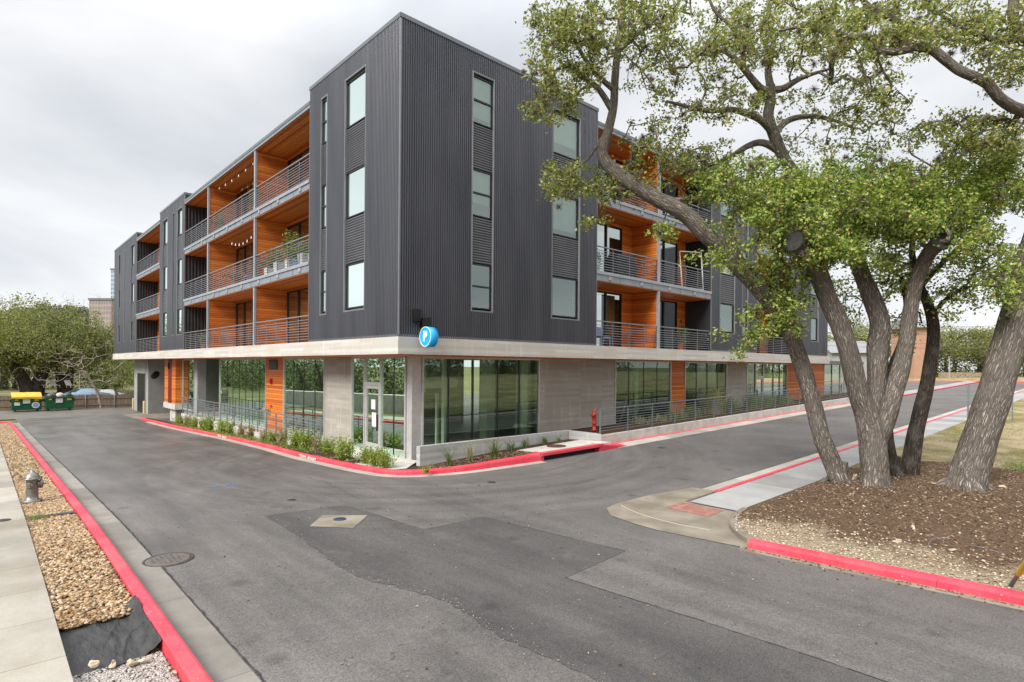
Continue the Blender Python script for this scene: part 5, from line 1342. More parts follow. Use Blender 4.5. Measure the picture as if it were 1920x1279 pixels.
for dx, dy, r, L in dirs:
    mb = MB(); cz = zq + .44; P0 = np.array([h[0], h[1], cz]); dd = np.array([dx, dy, 0]) / math.hypot(dx, dy)
    mb.tube([P0 + dd * .09, P0 + dd * (L - .06)], [r * 1.05, r], 16); mb.tube([P0 + dd * (L - .06), P0 + dd * (L - .02), P0 + dd * L], [r * 1.25, r * 1.25, r * .9], 16); mb.tube([P0 + dd * L, P0 + dd * (L + .05)], [.022, .022], 6); mb.build('nozzle_cap', 'hydrant', hy)
for k in range(8):
    pass

def cover(px, py, r, mat, label, name='manhole_cover', dz=.008, ring=None, cat='manhole cover', group=None):
    q = ground_at(px, py); z = zf(q[0], q[1]) + dz
    e = empty(name, (q[0], q[1], z), label, cat, group)
    mb = MB(); mb.lathe([(r * .86, 0), (r * .86, .008), (r * .8, .01), (r * .3, .011), (0, .011)], 36, (q[0], q[1], z)); 
    for k in range(-3, 4):
        for j in range(-3, 4):
            if k * k + j * j < 11: mb.box(q[0] + k * r * .2 - r * .05, q[0] + k * r * .2 + r * .05, q[1] + j * r * .2 - r * .05, q[1] + j * r * .2 + r * .05, z + .01, z + .016)
    mb.build('lid', mat, e)
    mb = MB(); mb.lathe([(r, -.02), (r, .006), (r * .9, .009), (r * .9, -.02)], 36, (q[0], q[1], z)); mb.build('ring', ring or 'iron', e)
    return e
cover(316, 1050, .37, 'iron_pale', 'large cast iron manhole cover set at the edge of the left gutter')
cover(637, 975, .13, 'valve_blue', 'round blue black valve cover in the pale concrete square', 'valve_cover', .018, 'iron', 'valve cover')
cover(547, 938, .10, 'iron', 'small black valve cover in the asphalt above the patch corner', 'valve_cover', .006, None, 'valve cover')
cover(922, 905, .12, 'iron', 'small black valve cover in the asphalt facing the corner planter', 'valve_cover', .006, None, 'valve cover')
cover(403, 834, .22, 'iron_pale', 'manhole cover in the street near the lettered kerb', 'manhole_cover', .006)
cover(1240, 840, .14, 'valve_blue', 'small valve cover in the side street by the red kerb transition', 'valve_cover', .006, None, 'valve cover')
cover(6, 988, .12, 'iron', 'small round cover in the left sidewalk slab', 'valve_cover', .13, None, 'valve cover')
# blue paint marks
MAT['blue_mark'] = pm('blue_paint_mark', (.05, .17, .5), (.1, .14, .25), .7, 0, .3, 30)
for px, py, lab in ((401, 913, 'shorter'), (430, 909, 'longer')):
    q = ground_at(px, py); mb = MB(); mb.prism([(q[0] - .1, q[1] - .03), (q[0] + .12, q[1] - .05), (q[0] + .1, q[1] + .04), (q[0] - .08, q[1] + .03)], q[2] + .004, q[2] + .009)
    tag(mb.build('survey_mark', 'blue_mark', origin=q), lab + ' blue survey paint mark on the left street asphalt', 'paint mark', 'blue survey marks')

# pale rocks in the mulch bed
for i, (px, py, s, lab) in enumerate([(1601, 898, .12, 'pale upright rock wedged between the leaning oak and the forked oak'), (1590, 913, .06, 'small pale stone below the upright rock at the leaning oak'), (1750, 913, .09, 'flat pale rock between the two right hand trunks'), (1880, 919, .1, 'mossy grey rock at the right foot of the thick oak'),
                                      (1680, 1012, .08, 'flat white stone in the upper mulch'), (1710, 993, .09, 'rounded white stone in the middle of the mulch'), (1740, 1034, .08, 'pair sized white rock near the cable in the stony edge'), (1785, 1030, .08, 'white rock beside the wire loop in the stony edge')]):
    q = ground_at(px, py, .2)
    bm = bmesh.new(); bmesh.ops.create_icosphere(bm, subdivisions=2, radius=s); rr = random.Random(i + 40)
    nv = [Vector((rr.gauss(0, 1), rr.gauss(0, 1), rr.gauss(0, 1))).normalized() for _ in range(11)]
    for v in bm.verts:
        for d in nv:
            k = v.co.normalized().dot(d)
            if k > .55: v.co -= d * (k - .55) * s * 1.0
        v.co = Vector((v.co.x * 1.15, v.co.y * .85, v.co.z * (1.6 if i == 0 else .55)))
    me = bpy.data.meshes.new('rock'); bm.to_mesh(me); bm.free(); me.materials.append(MAT['white_rock'])
    o = bpy.data.objects.new('rock', me); COL.objects.link(o); o.location = (q[0], q[1], zf(q[0], q[1]) + mound(q[0], q[1]) + s * .3 + (.06 if i == 0 else 0)); o.rotation_euler = (.1, .3 if i == 0 else 0, i * 1.3)
    tag(o, lab, 'rock', 'rocks in the mulch bed')
# guy wire guard and loose wire at the right edge
q = ground_at(1895, 1098, .12); q2 = at(1935, 1040, 7.2)
gw = empty('guy_wire', q, 'yellow guy wire guard rising out of the stony bed at the right edge', 'guy wire')
mb = MB(); mb.tube([q, q + (q2 - q) * .45], [.03, .022], 10); mb.build('anchor_sleeve', 'galv_post', gw)
mb = MB(); mb.tube([q + (q2 - q) * .4, q + (q2 - q) * 2.2], .035, 10); mb.build('guard', 'yellow_guard', gw)
mb = MB(); mb.tube(cat_rom([ground_at(1735, 1032, .14), ground_at(1752, 1008, .3), ground_at(1790, 1024, .16), ground_at(1830, 1024, .22), ground_at(1920, 1050, .15)], step=.1), .006, 5)
tag(mb.build('loose_wire', 'galv_post', origin=ground_at(1790, 1024)), 'loose grey wire lying in a loop on the stony mulch edge', 'wire')

# sign posts
for px, py, top, w, lab in ((1815, 797, 722, .07, 'bare grey metal sign post beside the side street sidewalk'), (1898, 792, 735, .06, 'thin post behind the thick oak at the right edge')):
    q = ground_at(px, py, .05); d = np.dot(q - CAM, FW); H = (py - top) * d / FPX
    mb = MB(); mb.box(q[0] - w / 2, q[0] + w / 2, q[1] - w / 2, q[1] - w / 2 + .012, q[2], q[2] + H); mb.box(q[0] - w / 2, q[0] - w / 2 + .012, q[1] - w / 2 + .012, q[1] + w / 2, q[2], q[2] + H); mb.box(q[0] + w / 2 - .012, q[0] + w / 2, q[1] - w / 2 + .012, q[1] + w / 2, q[2], q[2] + H)
    tag(mb.build('sign_post', 'galv_post', origin=q), lab, 'post')

# bollards
for px, py, h_, lab in ((250, 767, 1.05, 'cream yellow bollard farther from the street by the grey garage wall'), (270, 775, 1.1, 'cream yellow bollard nearer the street by the garage mouth')):
    q = ground_at(px, py); mb = MB(); mb.lathe([(.095, -.1), (.095, h_ - .08), (.08, h_ - .03), (.04, h_), (0, h_)], 16, q)
    tag(mb.build('bollard', 'yellow_post', origin=q), lab, 'bollard', 'bollards at the garage mouth')
# convex safety mirror
P0 = at(292, 704, 49.5); mr_ = mr = empty('safety_mirror', P0, 'dark tilted convex safety mirror in the garage mouth', 'mirror')
mb = MB(); mb.lathe([(.0, -.12), (.2, -.1), (.36, -.04), (.44, .05), (.46, .08), (.44, .1), (0, .1)], 24, P0, 'y'); mb.build('mirror_dome', 'black', mr)
mb = MB(); mb.bar(P0 + np.array([0, .1, 0]), P0 + np.array([.5, .7, .3]), .05); mb.build('arm', 'steel_col', mr); mr.rotation_euler = (.5, .1, .55); mr.scale = (.85, .85, .85)

# dumpsters ------------------------------------------------------------------
def dumpster(px, py, lab, lid):
    q = ground_at(px, py); d = float(np.dot(q - CAM, FW)); x, y, z = q
    W, Dp, Hf, Hb = 1.98, 1.5, 1.3, 1.52
    r = empty('dumpster', q, lab, 'dumpster', 'dumpsters by the board fence')
    mb = MB(); b = .16
    vs = [(x - W / 2, y, z + b), (x + W / 2, y, z + b), (x + W / 2, y + Dp, z + b), (x - W / 2, y + Dp, z + b), (x - W / 2, y - .18, z + Hf), (x + W / 2, y - .18, z + Hf), (x + W / 2, y + Dp, z + Hb), (x - W / 2, y + Dp, z + Hb)]
    mb.add(vs, [(3, 2, 1, 0), (0, 1, 5, 4), (1, 2, 6, 5), (2, 3, 7, 6), (3, 0, 4, 7)])
    mb.box(x - W / 2 - .04, x + W / 2 + .04, y - .26, y - .16, z + Hf - .1, z + Hf + .01)
    for s in (-1, 1): mb.box(x + s * W / 2 - .06, x + s * W / 2 + .06, y - .05, y + .06, z + b, z + Hf - .1)
    mb.build('bin', 'dump_green', r)
    for s in (-1, 1):
        mb = MB(); mb.box(x + s * (W / 2 + .07) - .07, x + s * (W / 2 + .07) + .07, y + .1, y + 1.1, z + .85, z + 1.1); mb.build('lift_pocket', 'black', r)
        for yy in (.15, Dp - .15):
            mb = MB(); mb.lathe([(.085, -.03), (.085, .03)], 14, (x + s * (W / 2 - .2), y + yy, z + .085), 'x'); mb.box(x + s * (W / 2 - .2) - .05, x + s * (W / 2 - .2) + .05, y + yy - .02, y + yy + .02, z + .1, z + .17); mb.build('caster', 'rubber', r)
    if lid:
        mb = MB(); n = 12
        for k in range(2):
            x0, x1 = x - W / 2 - .06 + k * (W / 2 + .06), x + k * (W / 2 + .06) + (0 if k else -.01)
            vs = []
            for i in range(n + 1):
                t = i / n; yy = y - .3 + t * (Dp + .34)
                for j, xx in enumerate((x0, x1)): vs.append((xx, yy, z + Hf + .05 + t * .34 + .05 * math.sin(PI * t) + .03 * math.sin(9 * t + 3 * j)))
            mb.add(vs, [(2 * i, 2 * i + 1, 2 * i + 3, 2 * i + 2) for i in range(n)])
            mb.add([(x0, y - .3, z + Hf + .05), (x1, y - .3, z + Hf + .05), (x1, y - .3, z + Hf - .13 - .05 * k), (x0, y - .3, z + Hf - .09)], [(0, 1, 2, 3)])
        o = mb.build('lid', 'dump_yellow', r); o.modifiers.new('S', 'SOLIDIFY').thickness = .03
    else:
        for k, (cx, s, m) in enumerate(((-.58, .38, 'bag_dark'), (.05, .36, 'bag_pink'), (.6, .38, 'bag_dark'))):
            mb = MB(); mb.lathe([(.0, -.3), (s * .9, -.2), (s, 0), (s * .8, .16), (s * .35, .25), (.05, .27)], 14, (x + cx, y + .5, z + 1.38)); mb.build('refuse_bag', m, r)
        mb = MB(); mb.box(x - W / 2, x + W / 2, y + Dp + .02, y + Dp + .06, z + .7, z + Hb + .1); mb.build('lid', 'black', r)
    def st(u, v, w, h, m, nm='sticker'):
        t = (v - b) / (Hf - b); yy = y - .18 * t - .012
        mb = MB(); mb.box(x + u - w / 2, x + u + w / 2, yy - .008 - .03, yy, z + v - h / 2, z + v + h / 2); mb.build(nm, m, r)
    st(-.02 if lid else -.05, .95, .5, .4, 'white_paint'); st(.68, 1.05, .32, .18, 'sticker_yellow'); st(-.7, 1.08, .22, .14, 'sticker_yellow')
    if lid:
        st(-.66, .72, .38, .28, 'white_paint')
        mb = MB(); mb.lathe([(.28, -.16), (.28, -.11)], 24, (x + .62, y, z + .58), 'y'); mb.build('round_sticker', 'white_paint', r)
        mb = MB(); mb.lathe([(.2, -.17), (.2, -.16)], 24, (x + .62, y, z + .58), 'y'); mb.build('round_sticker', 'sticker_blue', r)
dumpster(50, 772, 'green dumpster with a closed bright yellow lid and stickers', True)
dumpster(112, 770, 'open topped green dumpster full of rubbish beside the yellow lidded one', False)

# board fence
f0, f1 = ground_at(-40, 769), ground_at(262, 763)
fn = empty('board_fence', f0, 'weathered brown board fence behind the dumpsters', 'fence')
d = (f1 - f0); L = float(np.linalg.norm(d[:2])); e = d / L; nn = np.array([-e[1], e[0], 0])
mb = MB(); k = 0; t = 0
while t < L:
    w = .145; p = f0 + e * t; hh = 1.42 + .05 * math.sin(t * 2.3) + random.uniform(-.04, .04)
    a, b = p, p + e * (w - .008); z = zf(p[0], p[1]) - .1
    vs = [(*(a[:2]), z), (*(b[:2]), z), (*(b[:2]), z + hh), (*(a[:2]), z + hh)]; vs2 = [(v[0] + nn[0] * .02, v[1] + nn[1] * .02, v[2]) for v in vs]
    mb.add(vs + vs2, [(0, 1, 2, 3), (7, 6, 5, 4), (0, 3, 7, 4), (1, 5, 6, 2), (3, 2, 6, 7)]); t += w
mb.build('boards', 'fence', fn)
for hh in (.3, .95):
    mb = MB(); mb.bar((*(f0 - nn * .03)[:2], zf(f0[0], f0[1]) + hh), (*(f1 - nn * .03)[:2], zf(f1[0], f1[1]) + hh), .05, .09); mb.build('rail', 'fence', fn)
for t in np.arange(1, L, 2.4):
    p = f0 + e * t - nn * .06; mb = MB(); mb.lathe([(.035, 0), (.035, 1.45), (0, 1.47)], 10, (p[0], p[1], zf(p[0], p[1]))); mb.build('post', 'galv_post', fn)

# cars behind the fence
def car(loc, heading, mat, label):
    r = empty('parked_car', loc, label, 'car', 'cars parked behind the fence')
    prof = [(-2.2, .35), (-2.25, .75), (-2.1, .95), (-1.55, 1.02), (-.85, 1.42), (.35, 1.45), (1.15, 1.02), (2.0, .86), (2.25, .65), (2.25, .35)]
    lo = 6
    mb = MB(); n = len(prof)
    def row(s, w0):
        out = []
        for i, (x, z) in enumerate(prof):
            w = w0 * (.78 if z > 1.2 else (.97 if z > .9 else 1.)); out.append((x, s * w, z))
        return out
    L_, R_ = row(1, .88), row(-1, .88)
    mb.add(L_ + R_, [tuple(range(n)), tuple(range(2 * n - 1, n - 1, -1))] + [(i, n + i, n + (i + 1) % n, (i + 1) % n) for i in range(n)], True)
    mb.build('body', mat, r, origin=(0, 0, 0))
    for a, b in (((-1.5, 1.03), (-.88, 1.4)), ((1.1, 1.05), (.4, 1.42))):
        mb = MB(); s = -1 if a[0] < 0 else 1
        mb.add([(a[0] + s * .01, -.72, a[1] + .012), (a[0] + s * .01, .72, a[1] + .012), (b[0] + s * .01, .62, b[1] + .012), (b[0] + s * .01, -.62, b[1] + .012)], [(0, 1, 2, 3)]); mb.build('windscreen', 'car_glass', r, origin=(0, 0, 0))
    for s in (1, -1):
        mb = MB(); mb.add([(-1.25, s * .82, 1.04), (.95, s * .82, 1.04), (.33, s * .70, 1.39), (-.8, s * .70, 1.37)], [(0, 1, 2, 3)]); mb.build('side_window', 'car_glass', r, origin=(0, 0, 0))
        for x in (-1.35, 1.38):
            mb = MB(); mb.lathe([(.2, -.1), (.33, -.1), (.33, .1), (.2, .1)], 20, (x, s * .8, .33), 'y'); mb.build('wheel', 'rubber', r, origin=(0, 0, 0))
    r.rotation_euler = (0, 0, heading); return r
c0 = at(162, 742, 66); car((c0[0], c0[1], -1.12), .35, 'car_blue', 'blue grey car with its dark rear window showing over the board fence')
c0 = at(200, 744, 72); car((c0[0], c0[1], -1.5), .25, 'car_white', 'pale car half hidden behind the fence next to the blue grey car')
# pool loungers far behind the fence
def lounger(px, py, dd, label):
    p = at(px, py, dd); r = tag(MB_lounger().build('lounge_chair', 'lounge', origin=(0, 0, 0)), label, 'lounge chair', 'white loungers beyond the fence'); r.location = p; r.rotation_euler = (0, 0, .3)
def MB_lounger():
    mb = MB(); mb.box(-.3, .3, 0, 1.2, .3, .36); mb.bar((-.3, 1.2, .33), (-.3, 1.75, .95), .06); mb.bar((.3, 1.2, .33), (.3, 1.75, .95), .06)
    mb.add([(-.3, 1.2, .33), (.3, 1.2, .33), (.3, 1.75, .95), (-.3, 1.75, .95)], [(0, 1, 2, 3)])
    for x in (-.27, .27):
        for y in (.1, 1.15): mb.bar((x, y, 0), (x, y, .3), .05)
    return mb
for px, lab in ((46, 'by the biggest dark trunk'), (60, 'between the two dark trunks'), (87, 'left of the second dark trunk'), (108, 'just right of the second dark trunk'), (137, 'above the open dumpster')):
    lounger(px, 727, 76, 'white lounge chair beyond the fence, ' + lab)

# ------------------------------------------------------------------ balcony things
def potted(P, u, w, zb, size, hh, pot, pm_, label, square=True, n=26, leafm='pot_leaf'):
    loc = P(u, w, zb); r = empty('potted_plant', loc, label, 'potted plant', 'potted plants on the balconies')
    mb = MB(); s = size / 2
    if square: mb.add([(loc[0] + a * s * k, loc[1] + b * s * k, loc[2] + z) for k, z in ((.85, 0), (1, size * 1.05)) for a, b in ((-1, -1), (1, -1), (1, 1), (-1, 1))], [(3, 2, 1, 0), (4, 5, 6, 7)] + [(i, (i + 1) % 4, 4 + (i + 1) % 4, 4 + i) for i in range(4)])
    else: mb.lathe([(s * .7, 0), (s, size * .9), (s * 1.06, size * .92), (s * 1.06, size), (s * .9, size)], 16, loc)
    mb.build('pot', pot, r)
    A = RNG.normal(0, 1, (n, 3)) * [size * .45, size * .45, hh * .25] + np.array([loc[0], loc[1], loc[2] + size + hh * .5])
    V, F = leaves_at(A, 16, size * .16, .11, .42); mesh_np('foliage', V, F, pm_, r)
    mb = MB(); mb.tube([(loc[0], loc[1], loc[2] + size * .8), (loc[0] + .02, loc[1], loc[2] + size + hh * .7)], .012, 6); mb.build('stem', 'twig', r)
PL = [(7.0, .42, .4, 'white_paint', True, 'white square pot nearest the tower on the second street balcony'), (7.9, .5, .6, 'white_paint', True, 'white square planter second from the tower on the second street balcony'), (8.75, .4, .3, 'sticker_blue', False, 'dark blue round pot between white planters on the second balcony'),
      (9.35, .45, 1.3, 'white_paint', True, 'white planter with the tall olive shrub rising above the second balcony rail'), (10.6, .48, .7, 'white_paint', True, 'white square planter with bushy foliage in the middle of the second street balcony'), (11.9, .4, .45, 'white_paint', True, 'white planter with grassy leaves next to the steel column on the second balcony')]
for i, (u, s, hh, m, sq_, lab) in enumerate(PL): potted(FL, u, -.45, 7.25, s, hh, m, 'pot_leaf' if i != 3 else 'leaf_olive', lab, sq_)
potted(FL, 13.4, -.45, 10.42, .4, 1.0, 'white_paint', 'pot_leaf', 'white potted tree beside the steel column on the top balcony', True)
potted(FL, 19.2, -.4, 10.42, .35, .8, 'terracotta', 'pot_leaf', 'green potted shrub by the far steel column on the top balcony', False)
potted(FL, 22.6, -.5, 4.13, .4, .5, 'terracotta', 'pot_leaf', 'green potted plant on the lowest street balcony by the dark wall', False)
potted(FL, 16.8, -.45, 7.25, .45, .3, 'terracotta', 'leaf_reddish', 'orange pot behind the rail in the middle of the second balcony', False)
potted(FR, 17.4, -.9, 4.13, .35, 1.0, 'terracotta', 'pot_leaf', 'leafy climbing plant against the dark wall of the lowest side street balcony', False, 40)
potted(FR, 9.9, -.5, 7.25, .35, .5, 'white_paint', 'leaf_olive', 'pale potted plant by the tower on the second side street balcony', True)
def string_light(P, u0, u1, w, z, sag, label, n):
    a, b = np.array(P(u0, w, z)), np.array(P(u1, w, z)); r = empty('string_light', a, label, 'string lights', 'festoon lights on the balconies')
    pts = [a + (b - a) * t - np.array([0, 0, sag * 4 * t * (1 - t)]) for t in np.linspace(0, 1, 20)]
    mb = MB(); mb.tube(pts, .008, 5); mb.build('cord', 'cord', r)
    for k in range(n):
        t = (k + .5) / n; p = a + (b - a) * t - np.array([0, 0, sag * 4 * t * (1 - t)])
        mb = MB(); mb.lathe([(.015, -.02), (.018, -.06), (.04, -.12), (.03, -.165), (0, -.175)], 10, p); mb.build('bulb', 'bulb', r)
string_light(FL, 13.2, 17.3, -.35, 9.75, .35, 'festoon of pale bulbs hanging below the third floor balcony', 7)
string_light(FL, 13.2, 19.6, -.3, 13.05, .12, 'row of pale bulbs along the front of the top balcony ceiling', 6)
string_light(FL, 13.4, 18.6, -1.2, 13.0, .12, 'row of pale bulbs along the back of the top balcony ceiling', 6)
# lattice frame leaning on the right balcony, covered grill, chairs
fr = empty('leaning_frame', FR(17.0, -.35, 7.25), 'thin pale rectangular frame leaning inside the second side street balcony', 'frame')
mb = MB(); a, b, c_, d_ = FR(16.55, -.3, 7.3), FR(18.3, -.12, 7.3), FR(18.75, -.5, 9.35), FR(16.95, -.7, 9.2)
for p, q in ((a, d_), (d_, c_), (c_, b), (b, a)): mb.bar(p, q, .05)
mb.build('frame_bars', 'white_paint', fr)
gr = empty('covered_grill', FR(12.2, -.8, 7.25), 'barbecue under a black cover on the second side street balcony', 'grill')
mb = MB(); mb.add([FR(u, w, z) for z, k in ((7.27, 1.), (8.05, .97), (8.35, .8)) for u, w in ((12.2 - .75 * k, -.8 - .33 * k), (12.2 + .75 * k, -.8 - .33 * k), (12.2 + .75 * k, -.8 + .33 * k), (12.2 - .75 * k, -.8 + .33 * k))],
                  [(0, 1, 5, 4), (1, 2, 6, 5), (2, 3, 7, 6), (3, 0, 4, 7), (4, 5, 9, 8), (5, 6, 10, 9), (6, 7, 11, 10), (7, 4, 8, 11), (8, 9, 10, 11), (3, 2, 1, 0)]); mb.build('cover', 'grill_cover', gr)
mb = MB(); mb.bar(FR(11.6, -.42, 8.1), FR(12.8, -.42, 8.1), .03); mb.build('handle', 'grill_cover', gr)
def chair(P, u, w, zb, mat, label):
    o = P(u, w, zb); r = empty('balcony_chair', o, label, 'chair', 'chairs on the balconies')
    mb = MB(); mb.box(u - .25, u + .25, w - .25, w + .25, zb + .4, zb + .45, P); mb.build('seat', mat, r)
    mb = MB(); mb.box(u - .25, u + .25, w - .27, w - .22, zb + .45, zb + .9, P); mb.build('backrest', mat, r)
    for a in (-.22, .22):
        for b in (-.22, .22): mb = MB(); mb.box(u + a - .018, u + a + .018, w + b - .018, w + b + .018, zb, zb + .4, P); mb.build('leg', mat, r)
chair(FR, 10.2, -.8, 4.13, 'grill_cover', 'dark chair by the tower on the lowest side street balcony')
chair(FR, 11.0, -.9, 4.13, 'sticker_blue', 'dark blue chair beside the dark chair on the lowest side street balcony')
chair(FR, 15.3, -.8, 7.25, 'grill_cover', 'dark chair by the column on the second side street balcony')
chair(FL, 15.2, -.7, 7.25, 'sticker_blue', 'blue chair behind the rail on the second balcony of the street side')
chair(FL, 33.0, -.7, 4.13, 'white_paint', 'white chair on the lowest balcony between the far metal volumes')
# ================================================================== BACKGROUND
def bg_tree(name, px, py, D, h, rx, label, mat='leaf_back', n=240, per=44, leaf=.3, trunks=((0, 0),), tr=.35, bark='bark_dark', group='trees beyond the fence', low=.25):
    base = at(px, py, D); base[2] = float(hz(base[0], base[1]))
    r = empty(name, base, label, 'tree', group)
    mb = MB(); sk = Skel()
    for (lx, ly) in trunks:
        P = [base + np.array([lx * .15, ly * .15, -.2]), base + np.array([lx * .3, ly * .3, h * .16]), base + np.array([lx * .8, ly * .8, h * .36]), base + np.array([lx * 1.5, ly * 1.5, h * .62])]
        c, rr = cat_rom(np.array(P), np.array([tr * 1.3, tr, tr * .75, tr * .3]), .3); mb.tube(c, rr, 10, True, .06); sk.P += list(c); sk.R += list(rr)
    C = []
    lobes = [(RNG.normal(0, rx * .45), RNG.normal(0, rx * .45), h * RNG.uniform(low + .22, .9)) for _ in range(13)] + [(rx * .75 * math.cos(a), rx * .75 * math.sin(a), h * RNG.uniform(low + .12, .6)) for a in np.linspace(0, 6.28, 10)]
    while len(C) < n:
        lx, ly, lz = lobes[RNG.integers(len(lobes))]; p = RNG.normal(0, 1, 3) * [rx * .22, rx * .22, h * .085] + np.array([lx, ly, lz])
        if p[2] > h * low: C.append(p + base)
    A = np.array(C); grow(mb, sk, A, 4, .011, tr * .5)
    mb.build('trunk', bark, r)
    V, F = leaves_at(A, per, rx * .075, leaf, .6); mesh_np('crown', V, F, mat, r)
    return r
bg_tree('oak_tree', 62, 748, 76, 12.6, 6.6, 'broad olive live oak with black forked trunks directly above the yellow lidded dumpster', trunks=((-2.6, 0), (1.8, .5)), tr=.75, n=420, per=60, leaf=.27, low=.28)
bg_tree('oak_tree', 122, 748, 79, 10.8, 5.6, 'olive live oak rising behind the open dumpster', trunks=((.8, 0), (-1.0, .8)), tr=.6, n=330, per=56, leaf=.27, low=.3)
bg_tree('oak_tree', -50, 745, 74, 11.5, 5.5, 'olive live oak cut by the left edge of the view', trunks=((.6, 0),), tr=.6, n=260, per=50)
bg_tree('oak_tree', 196, 735, 92, 10.8, 5.6, 'yellowish live oak just left of the far metal volume', trunks=((.6, 0),), tr=.4, n=280, per=50, leaf=.3)
bg_tree('oak_tree', 8, 735, 100, 15.6, 8, 'hazy olive tree behind the broad live oak at the far left', n=300, per=50, leaf=.38, tr=.5)
bg_tree('oak_tree', 255, 745, 84, 5.0, 4.6, 'low green tree seen under the concrete slab beyond the garage', mat='leaf_shrub', n=230, per=44, leaf=.24, tr=.2, low=.1)
bg_tree('oak_tree', 300, 742, 92, 7, 5, 'brownish tree seen under the slab far behind the garage mouth', n=200, per=40, leaf=.26, tr=.25, low=.15)
bg_tree('small_tree', 228, 764, 58, 4.6, 1.9, 'slim grey trunked tree with thin green crown in front of the fence', mat='leaf_back', n=70, per=22, leaf=.14, tr=.16, bark='bark', trunks=((-.6, 0),), group='trees in front of the fence', low=.45)
def bare(px, py, D, h, spread, label, n, lean=0.):
    base = at(px, py, D); base[2] = float(hz(base[0], base[1])); r = empty('bare_tree', base, label, 'tree', 'bare trees')
    mb = MB(); sk = Skel(); P = np.array([base, base + [lean * .15, 0, h * .2], base + [lean * .5, 0, h * .4], base + [lean, 0, h * .6]])
    c, rr = cat_rom(P, np.array([.16, .13, .1, .05]), .2); mb.tube(c, rr, 8); sk.P += list(c); sk.R += list(rr)
    A = np.column_stack([base[0] + lean * .8 + RNG.normal(0, spread, n), base[1] + RNG.normal(0, spread * .6, n), base[2] + h * RNG.uniform(.38, 1.02, n)])
    grow(mb, sk, A, 4, .0055, .05, .1); mb.build('branches', 'twig', r)
bare(190, 767, 57, 6.6, 2.3, 'leaning leafless grey tree in front of the fence beside the open dumpster', 260, -1.6)
bare(150, 745, 95, 16, 2.6, 'tall leafless tree showing above the olive crowns left of the brown tower block', 190)
bare(204, 745, 90, 13, 1.8, 'leafless reddish tree against the brown tower block', 150)
# wooded hill
n = 90; xs = np.linspace(-1, 1, n); ys = np.linspace(0, 1, 24); X, Y = np.meshgrid(xs, ys)
a0 = CAM + (ray(-260, 690)) * 620; a1 = CAM + ray(300, 690) * 700
base = (a0 + a1) / 2; ex_ = (a1 - a0) / 2; ey_ = np.array([FW[0], FW[1], 0]) * 260
H = (78 * np.exp(-((X + .55) / .75) ** 2) + 34 * np.exp(-((X - .5) / .6) ** 2)) * np.sin(np.clip(Y * 1.35, 0, 1) * PI / 2) + RNG.normal(0, 1.6, X.shape) * (Y > .05)
Vh = base[None, None] + X[..., None] * ex_ + Y[..., None] * ey_; Vh[..., 2] = H - 3
I = np.arange(X.size).reshape(X.shape); F = np.stack([I[:-1, :-1], I[:-1, 1:], I[1:, 1:], I[1:, :-1]], -1).reshape(-1, 4)
tag(mesh_np('hill', Vh.reshape(-1, 3), F, 'hill', smooth=True), kind='structure')
# the wood on the hill reads as one mass
idx = RNG.integers(0, X.size, 5200); P = Vh.reshape(-1, 3)[idx] + RNG.normal(0, 1, (5200, 3)) * [9, 9, 1.2] + [0, 0, 2.5]
Pq = np.repeat(P, 7, 0) + RNG.normal(0, 2.0, (len(P) * 7, 3)); V, F = leaf_quads(Pq, 3.2, .8); tag(mesh_np('woods', V, F, 'hill'), kind='stuff')
for px, s in ((22, .8), (61, 1.25), (92, 1.5), (101, 1.2)):
    pass
# distant towers
def far_block(name, px0, px1, ytop, D, depth, mat, label, floors, cols, cat='building', curved=0):
    a = at(px0, 690, D); b = at(px1, 690, D); ht = at((px0 + px1) / 2, ytop, D)[2]
    e = (b - a); L = np.linalg.norm(e[:2]); e = e / L; nn = np.array([FW[0], FW[1], 0]); nn = nn - e * (nn @ e); nn /= np.linalg.norm(nn)
    P = lambda u, w, z: tuple(a + e * u + nn * (-w) + np.array([0, 0, z - a[2]]))
    r = empty(name, a * [1, 1, 0], label, cat); mb = MB(); mb.box(0, L, -depth, 0, -4, ht, P); mb.build('wall', mat, r)
    mb = MB(); mb.box(-.5, L + .5, -depth, .6, ht, ht + 1.5, P); mb.build('roof', 'cap', r)
    fw = L / cols; fh = (ht - 4) / floors
    for k in range(floors):
        mb = MB()
        for c in range(cols): mb.box(c * fw + fw * .22, (c + 1) * fw - fw * .22, .02, .1, 4 + k * fh + fh * .25, 4 + k * fh + fh * .8, P)
        mb.build('window_row', 'hazed_window', r)
far_block('tower_block', 166, 208, 563, 430, 22, 'brick_hazed', 'distant brown brick tower block left of the far metal volume', 12, 8)
far_block('glass_tower', 206.5, 226, 506, 620, 20, 'tower_far', 'distant pale blue glass tower peeking out beside the far metal volume', 22, 5)
# right hand distance
bg_tree('oak_tree', 1838, 712, 118, 10.2, 8.5, 'round pale green live oak at the far end of the side street', n=360, per=50, leaf=.36, tr=.55, group='trees at the end of the side street', low=.3)
bg_tree('oak_tree', 1600, 712, 120, 14, 9, 'hazy tree seen between the trunks beyond the orange house', n=220, per=44, leaf=.4, tr=.5, group='trees at the end of the side street')
bg_tree('oak_tree', 1900, 715, 125, 9, 7, 'far pale tree partly hidden by the thick right hand trunk', n=220, per=44, leaf=.4, tr=.5, group='trees at the end of the side street')
bg_tree('oak_tree', 2050, 735, 90, 11, 7, 'far tree out past the right edge of the lawn', n=220, per=44, leaf=.36, tr=.5, group='trees at the end of the side street')
a = at(1714, 705, 98); b = at(1746, 705, 98); z0 = float(hz(*a[:2])); zt = at(1700, 612, 98)[2]
oh = empty('orange_house', (*a[:2], z0), 'orange rendered house with a blue grey door at the end of the side street', 'house')
